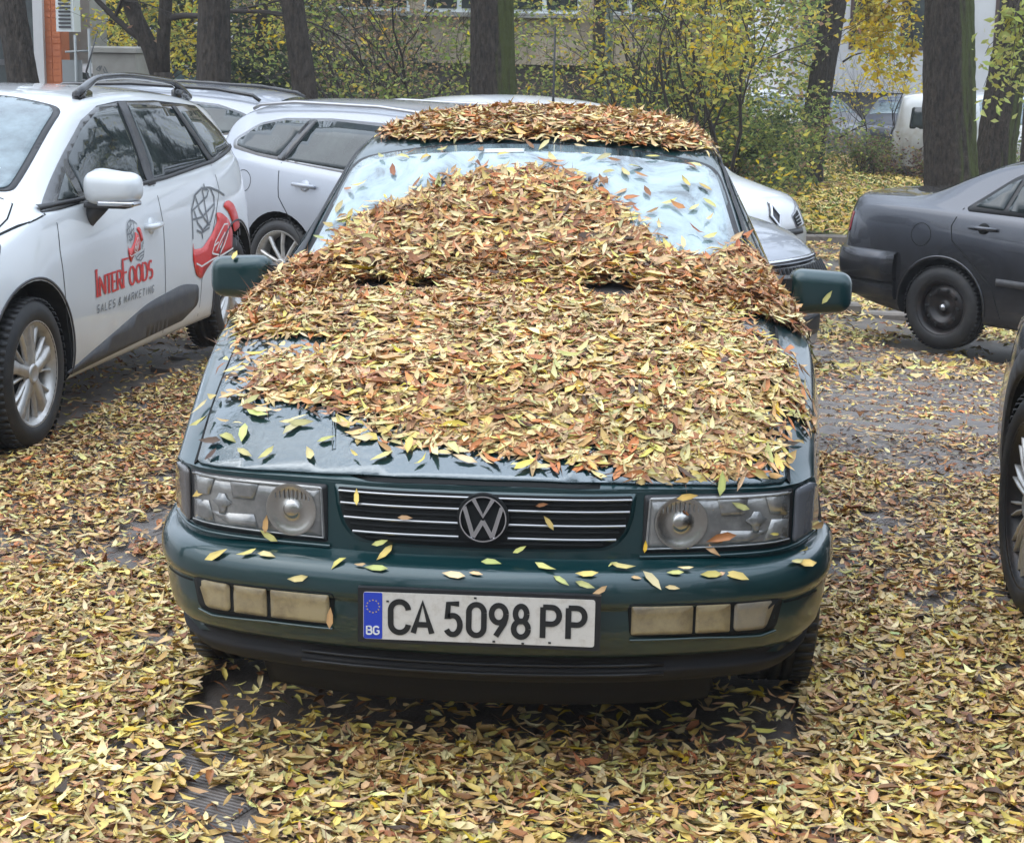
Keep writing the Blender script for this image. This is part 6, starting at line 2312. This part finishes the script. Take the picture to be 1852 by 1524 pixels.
# mossy bark: moss grows on one side of the trunk
M['mossbark'] = barkmat('mossy_bark', (0.016, 0.013, 0.010), (0.078, 0.062, 0.048))
nt = M['mossbark'].node_tree
b = nt.nodes["Principled BSDF"]
geo = nt.nodes.new("ShaderNodeNewGeometry")
sp = nt.nodes.new("ShaderNodeSeparateXYZ")
nt.links.new(geo.outputs['Normal'], sp.inputs[0])
nz2 = nt.nodes.new("ShaderNodeTexNoise")
nz2.inputs['Scale'].default_value = 9
nz2.inputs['Detail'].default_value = 8
ad = nt.nodes.new("ShaderNodeMath")
ad.operation = 'ADD'
nt.links.new(sp.outputs['X'], ad.inputs[0])
nt.links.new(nz2.outputs['Fac'], ad.inputs[1])
mr_ = nt.nodes.new("ShaderNodeMapRange")
mr_.inputs['From Min'].default_value = .60
mr_.inputs['From Max'].default_value = 1.12
nz2.inputs['Roughness'].default_value = .75
nt.links.new(ad.outputs[0], mr_.inputs['Value'])
mxx = nt.nodes.new("ShaderNodeMix")
mxx.data_type = 'RGBA'
mxx.inputs['B'].default_value = (.060, .072, .018, 1)
nt.links.new(node_of(M['mossbark'], "ShaderNodeValToRGB").outputs[0], mxx.inputs['A'])
nt.links.new(mr_.outputs[0], mxx.inputs['Factor'])
nt.links.new(mxx.outputs['Result'], b.inputs['Base Color'])


def tree(u_top, u_base, D, r, label, h=9.0, seed=1, fork=None, cols=None, w=None, per=3, barkm=None, low=None, limbs=7, leaf=.10, name='tree', z_top=2.3):
    rnd = random.Random(seed)
    xb, yb = at(u_base, D)
    xt, yt = at(u_top, D)
    zb = tz(xb, yb) - .15
    root = empty(name, (xb, yb, zb))
    tag(root, label, 'tree')
    # trunk with flutes and root flare
    n_s, n_r = 64, 84
    V, F = [], []
    slope = (xt - xb) / (z_top - zb)
    ph = [rnd.uniform(0, 6.28) for _ in range(6)]
    H = h * .55
    for i in range(n_s):
        z = H * (i / (n_s - 1)) ** 1.15
        cx = slope * z * (1 if z < 3.5 else 1) - slope * max(0, z - 3.5) * .5 + .05 * math.sin(z * .9 + ph[0]) * min(1, z)
        cy = .06 * math.sin(z * .7 + ph[1]) * min(1, z)
        rr_ = r * (1 + .45 * math.exp(-z / .28)) * (1 - .30 * z / H)
        for k in range(n_r):
            a = 2 * math.pi * k / n_r
            q = rr_ * (1 + .055 * math.sin(3 * a + ph[2] + z * .5) + .04 * math.sin(7 * a + ph[3] - z * .9) + .025 * math.sin(13 * a + ph[4] + z * 3) + .018 * math.sin(19 * a + z * 7 + ph[5])
                       + .045 * abs(math.sin(.5 * (26 * a + 2.2 * math.sin(z * 3.1 + ph[0]) + 1.3 * math.sin(z * 8.3 + 3 * a + ph[1])))) + .016 * rnd.uniform(-1, 1))
            V.append((cx + q * math.cos(a), cy + q * math.sin(a), z))
    for i in range(n_s - 1):
        for k in range(n_r):
            a, b_ = i * n_r + k, i * n_r + (k + 1) % n_r
            F.append((a, b_, b_ + n_r, a + n_r))
    mesh_obj('trunk', V, F, barkm or M['bark'], root)
    top = Vector((sum(v[0] for v in V[-n_r:]) / n_r, sum(v[1] for v in V[-n_r:]) / n_r, H - .1))
    mb = MB()
    tips = []
    for k in range(limbs):
        a = 2 * math.pi * k / limbs + rnd.uniform(-.4, .4)
        z0 = rnd.uniform(.70, 1.0) * H
        f = z0 / H
        grow(mb, tips, (top.x * f, top.y * f, z0 - .05), (math.cos(a) * .8, math.sin(a) * .8, rnd.uniform(.5, 1.1)), r * .38, h * .32, 3, rnd, spread=.65)
    mb.build('limbs', M['twig'], root)
    root_tips = tips
    foliage('crown', tips[::2], per, leaf, cols or [G3, Y2, G2, BR], w or [3, 3, 2, 1], root, .18)
    if low:
        mb = MB()
        t2 = []
        for (lu, lz, dd, LL, lv) in low:
            xx, _ = at(lu, D)
            grow(mb, t2, (xx - xb, -.05, lz - zb), dd, .022, LL, lv, rnd, .03)
        mb.build('low_branch', M['twig'], root)
        foliage('low_leaves', t2, 4, leaf, cols or [G3, G2, G1], w or [3, 3, 2], root, .10)
    return root


tree(34, 66, 21.5, .19, 'dark trunk standing in front of the dark shop window at far left', seed=3, per=1)
tree(388, 398, 20.5, .20, 'thick dark upright trunk behind the pale silver estate roof', seed=5, per=1)
tree(514, 590, 20.5, .15, 'dark leaning trunk left of the bare bushes', seed=6, per=1, h=8)
tree(886, 890, 21.0, .27, 'thick trunk with mossy right side above the leaf-covered roof', seed=7, barkm=M['mossbark'], per=2, h=11)
tree(1478, 1446, 34, .25, 'slim trunk with green suckers standing on the leafy verge', seed=9, barkm=M['bark'], per=3, cols=[G1, G2, G3, Y2], w=[2, 3, 3, 1],
     low=[(1500, 1.5, (.4, -.4, .5), .8, 2), (1470, 1.3, (-.5, -.3, .3), .7, 2), (1465, 0.0, (-.4, -.4, .5), .6, 1), (1500, .1, (.5, -.4, .4), .6, 1)])
tree(1680, 1735, 22.3, .33, 'massive mossy trunk rising behind the dark grey saloon', seed=10, barkm=M['mossbark'], per=3, h=11, cols=[Y1, Y2, G3], w=[3, 3, 2])
tree(1806, 1778, 25.5, .28, 'second thick trunk right of the mossy one', seed=12, barkm=M['mossbark'], per=3, h=10)
tree(1850, 1842, 28, .17, 'trunk cut by the right edge of the frame', seed=13, per=2)
tree(1072, 1062, 30, .15, 'thin crooked trunk beside the pale green pole', seed=14, per=1, h=8)

# forked tree at left
rnd = random.Random(31)
xb, yb = at(296, 22)
zb = tz(xb, yb) - .1
fk = empty('tree', (xb, yb, zb))
tag(fk, 'forked dark tree between the graffiti-covered box and the thick upright trunk', 'tree')
mb = MB()
mb.tube([(.02, 0, 0), (0, 0, .5), (-.02, 0, 1.2), (-.03, .02, 1.55)], [.17, .13, .12, .13], 16)
mb.tube([(-.03, .02, 1.42), (-.16, 0, 1.85), (-.33, 0, 2.2), (-.55, .05, 2.8), (-.8, .1, 4.2)], [.11, .105, .10, .09, .06], 14)
mb.tube([(-.03, .02, 1.42), (.0, 0, 1.9), (.05, 0, 2.4), (.12, .05, 3.6), (.2, 0, 5)], [.105, .085, .08, .07, .05], 14)
mb.build('trunk', M['bark'], fk)
mb = MB()
tips = []
for p_, d_ in (((-.6, .05, 3.0), (-.5, 0, .6)), ((-.8, .1, 4.1), (-.2, .4, .8)), ((.12, .05, 3.5), (.6, .2, .7)), ((.2, 0, 4.9), (0, -.3, 1)), ((-.2, 0, 1.9), (-.8, -.3, .5)), ((.03, 0, 2.2), (.8, -.3, .3))):
    grow(mb, tips, p_, d_, .045, 1.8, 3, rnd, .02)
mb.build('limbs', M['twig'], fk)
foliage('crown', tips[::3], 1, .08, [G3, BR, G2], [2, 2, 1], fk, .1)


def shrub(u0, u1, D, h, label, seed, stems=9, per=4, cols=None, w=None, leaf=.09, thick=.025, z0=None, levels=3, group=None, spread=.55, lean=.45, zoff=0):
    rnd = random.Random(seed)
    uc = (u0 + u1) / 2
    xc, yc = at(uc, D)
    half = (u1 - u0) / 2 * D / 3200
    zb = tz(xc, yc) - .05 + zoff
    root = empty('shrub', (xc, yc, zb))
    tag(root, label, 'shrub', group)
    mb = MB()
    tips = []
    for k in range(stems):
        x_ = rnd.uniform(-half * .7, half * .7)
        d_ = (x_ / max(half, .3) * lean + rnd.gauss(0, .18), rnd.gauss(0, .25), 1)
        grow(mb, tips, (x_, rnd.uniform(-.35, .35), 0), d_, thick * rnd.uniform(.7, 1.2), h * rnd.uniform(.5, .72), levels, rnd, 0, 5, spread)
    mb.build('stem', M['twig'], root)
    if per: foliage('foliage', tips, per, leaf, cols or [G3, G2, G1], w or [3, 3, 2], root, .11)
    return root


shrub(580, 850, 25, 4.2, 'bare dark-stemmed bush with a few green leaves left of the thick trunk', 41, 9, 1, [G2, G3, G1, BR], [3, 3, 2, 1.5], .075, .03)
shrub(690, 860, 23, 3.0, 'small green-leaved bush close to the thick trunk', 42, 6, 3, [G1, G2, G3], [3, 3, 2], .08, .02)
shrub(560, 700, 28, 3.6, 'brownish twiggy bush right of the leaning trunk', 43, 8, 2, [BR, TAN, G2, OCH], [3, 3, 1.5, 1], .08, .02)
shrub(935, 1060, 30, 3.0, 'leafless brown twiggy bush behind the aerial', 44, 14, 1, [BR, TAN], [1, 1], .06, .018, lean=.8, spread=.9)
shrub(1110, 1230, 24, 4.4, 'tall green and yellow bush with dark stems right of the pale pole', 45, 7, 3, [G3, G2, Y2, Y1, G1], [3, 3, 1.6, 1.4, 1.5], .085, .032)
shrub(1215, 1300, 22.5, 3.8, 'large yellow-leaved bush with black forked stems above the white bonnet', 46, 7, 3, [Y2, G3, Y1, G2, BR], [2.4, 3, 1.8, 2, .8], .085, .04, lean=.25)
shrub(1150, 1330, 27, 2.0, 'low dense green bush at the foot of the tall yellow one', 47, 16, 6, [G1, G2, DG, G3], [3, 3, 2, 1.5], .08, .02)
shrub(1350, 1400, 33, 1.5, 'small brown and green bush left of the slim tree', 48, 10, 5, [G2, BR, G1, G3], [2, 2, 2, 1], .08, .02)
for k, (a, b_, D_, h_, cl, ww, lb) in enumerate([
    (1515, 1565, 38, 1.0, [BR, G2, G1], [2, 2, 2], 'brown and green bush just right of the slim tree, in front of parked cars'),
    (1575, 1620, 39, .9, [G2, Y2, BR], [2, 1, 2], 'thin hedge bush in front of the blue-grey car'),
    (1625, 1690, 38, .8, [BR, (.10, .04, .03), G2], [2, 2, 1], 'dark reddish bush in front of the white van'),
    (1745, 1800, 37, .8, [BR, (.10, .04, .03), G1], [2, 2, 1], 'dark low bush between the two thick trunks'),
    (1800, 1860, 36, 1.6, [G2, G1, BR], [2, 2, 1], 'green-brown bush by the right edge of the frame')]):
    shrub(a, b_, D_, h_, lb, 50 + k, 12, 3, cl, ww, .085, .015, levels=2, spread=.7)
shrub(1530, 1640, 42, 3.4, 'thin bush with bright yellow leaves before the white house', 57, 4, 1, [Y1, Y2, G3], [4, 3, 1], .10, .02, lean=.3)
shrub(225, 268, 27, 3.6, 'bright yellow-green bush behind the graffiti-covered box', 58, 8, 6, [Y2, G3, Y1, G2], [3, 3, 2, 1], .09, .02)


# evergreens at left
def conifer(u, D, h, rad, label, seed, cols, w):
    rnd = random.Random(seed)
    x, y = at(u, D)
    root = empty('conifer', (x, y, tz(x, y) - .1))
    tag(root, label, 'tree')
    MB().tube([(0, 0, 0), (.02, 0, h * .5), (0, 0, h)], [.14, .09, .02], 10).build('trunk', M['twig'], root)
    mb = MB()
    tips = []
    for k in range(60):
        z = h * rnd.uniform(.05, .97)
        a = rnd.uniform(0, 6.28)
        L = rad * (1 - z / h) ** .7 * rnd.uniform(.6, 1)
        d = Vector((math.cos(a), math.sin(a), rnd.uniform(-.35, .1)))
        pts = [Vector((0, 0, z)) + d * (L * t) + Vector((0, 0, -.10 * L * t * t)) for t in (0, .25, .5, .75, 1)]
        mb.tube(pts, [.02, .016, .012, .009, .004], 4, caps=False)
        for q in pts[1:]: tips.append((q, d))
    mb.build('limbs', M['twig'], root)
    foliage('crown', tips, 26, .10, cols, w, root, .16)


conifer(168, 29, 7, 1.5, 'dark blue-green evergreen behind the metal gate', 61, [DG, (.05, .075, .045)], [3, 1])
conifer(212, 30, 7.5, 1.4, 'dark evergreen directly behind the graffiti-covered box', 62, [DG, (.05, .08, .05)], [3, 1])
conifer(338, 28, 6, 1.2, 'mid green evergreen between the forked tree and the thick trunk', 63, [(.06, .09, .03), DG, G1], [3, 2, 1])
conifer(470, 27, 6, 1.5, 'dark green evergreen left of the leaning trunk', 64, [DG, (.06, .085, .04)], [3, 1.3])

# hanging branches with big leaves at upper right
def spray(u, D, z, d, L, label, seed, cols, w, n=4, leaf=.12, cat='branch'):
    rnd = random.Random(seed)
    x, y = at(u, D)
    root = empty('hanging_branch', (x, y, z))
    tag(root, label, cat)
    mb = MB()
    tips = []
    for k in range(n):
        grow(mb, tips, (rnd.uniform(-.2, .2), rnd.uniform(-.2, .2), rnd.uniform(-.1, .3)), d, .014, L * rnd.uniform(.7, 1.1), 2, rnd, .10, 5, .6)
    mb.build('twigs', M['twig'], root)
    foliage('leaves', tips, 3, leaf, cols, w, root, .07)


spray(1800, 14, 2.35, (-.1, -.1, -1), .55, 'pale green leafy twigs hanging down at the top right corner', 71, [G3, (.5, .52, .16)], [1, 2], 4, .075)
spray(1600, 26, 2.75, (-.2, 0, -1), .9, 'bright yellow leafy branch hanging left of the mossy trunk', 72, [Y1, Y2], [3, 2], 5, .12)
spray(1550, 28, 2.9, (.1, 0, -1), .8, 'golden leafy branch hanging beside the slim tree', 73, [Y1, Y2, G3], [3, 2, 1], 5, .12)
spray(1230, 17, 2.75, (.2, 0, -1), .8, 'yellow leafy branch hanging over the tall bush', 74, [Y1, Y2, G3], [2, 2, 2], 4, .08)

# woodland mass closing the view, and an added row behind the viewer to darken reflections
def mass(name, label, boxes, n, cols, w, size):
    P, C = [], []
    tot = sum(b_[6] for b_ in boxes)
    for (x0, x1, y0, y1, z0, z1, wt) in boxes:
        m_ = int(n * wt / tot)
        p = np.stack([RNG.uniform(x0, x1, m_), RNG.uniform(y0, y1, m_), RNG.uniform(z0, z1, m_)], 1)
        k = (vnoise(p[:, 0] + p[:, 1] * .6, p[:, 2] * 1.3 + p[:, 1] * .3, .75, 91) * .6 + vnoise(p[:, 0], p[:, 2], 2.2, 92) * .4) > .36
        P.append(p[k])
    P = np.concatenate(P)
    n = len(P)
    N = RNG.normal(0, 1, (n, 3))
    L = RNG.uniform(size * .6, size * 1.4, n)
    C = palette(n, cols, w) * (.55 + .9 * vnoise(P[:, 0], P[:, 2] + P[:, 1] * .4, 1.1, 93))[:, None]
    o = leaves_mesh(name, P, N, L, L * .5, C, simple=True, mt=M['foliage'])
    tag(o, label, 'woodland', kind='stuff')


mass('woodland', 'dense mixed greenery filling the gaps between trees at left', [(-10.5, -3.6, 27.5, 33, -.8, 6, 3), (-24, -9.5, 32, 36, -.8, 7, 1.5)], 46000, [DG, G1, (.26, .24, .17), BR, G2], [2.4, 3, 3, 2.4, 2], .13)
mass('woodland', 'airy yellow-green foliage in front of the gap between the two buildings', [(2.0, 3.9, 29, 33, -.9, 5, 3)], 9000, [G1, G2, G3, Y2, BR], [2, 3, 3, 1.5, 1.5], .12)
mass('undergrowth', 'low tangled undergrowth at the foot of the bushes along the verge', [(-2.5, 3.4, 26, 31, -1.2, .45, 3), (.6, 2.2, 22, 27, -1.1, .6, 1.2), (4.0, 14, 36, 41, -1.2, -.75, 1.0)], 34000, [G1, G2, BR, DG, TAN], [3, 3, 2.4, 2, 1], .10)
mass('added_reflection_woodland', 'unseen row of bushy trees added behind the viewer to darken reflections', [(-30, 30, -34, -26, -.5, 7, 1)], 26000, [DG, G1, G2, BR], [3, 3, 2, 2], .5)  # out of view, added so the bumper mirrors a dark band
for k, (x_, y_, lb) in enumerate([(5.3, 2.2, 'bare tree overhanging the car park beside the dark off-roader'), (-5.6, 1.2, 'bare tree overhanging the white printed estate'), (-3.2, -10, 'bare tree overhanging the car park from behind, left one'), (4.2, -12, 'bare tree overhanging the car park from behind, right one')]):
    rnd = random.Random(80 + k)
    root = empty('bare_tree', (x_, y_, 0))
    tag(root, lb, 'tree')
    mb = MB()
    mb.tube([(0, 0, -.1), (.05, 0, 2), (0, .1, 4.2)], [.26, .2, .17], 14)
    mb.build('trunk', M['bark'], root)
    mb = MB()
    tips = []
    for q in range(8):
        a = q * .8 + rnd.uniform(-.3, .3)
        grow(mb, tips, (0, .1, rnd.uniform(3, 4.2)), (math.cos(a) * .9, math.sin(a) * .9, .9), .11, 4.4, 4, rnd, 0, 4, .6)
    mb.build('limbs', M['twig'], root)


# light rain haze over the whole car park
def haze_box(d):
    V = [(x, y, z) for z in (-4.6, 15) for x, y in ((-60, -45), (70, -45), (70, 75), (-60, 75))]
    o = mesh_obj('haze', V, [(0, 3, 2, 1), (4, 5, 6, 7), (0, 1, 5, 4), (1, 2, 6, 5), (2, 3, 7, 6), (3, 0, 4, 7)], M['black'], None, smooth=False)
    mt = bpy.data.materials.new('haze')
    mt.use_nodes = True
    nt = mt.node_tree
    nt.nodes.remove(nt.nodes["Principled BSDF"])
    v = nt.nodes.new("ShaderNodeVolumePrincipled")
    v.inputs['Color'].default_value = (.95, .97, 1, 1)
    v.inputs['Density'].default_value = d
    v.inputs['Anisotropy'].default_value = .2
    nt.links.new(v.outputs[0], nt.nodes["Material Output"].inputs['Volume'])
    o.data.materials[0] = mt
    tag(o, 'thin rain haze over the car park', 'haze', kind='stuff')


haze_box(.0012)
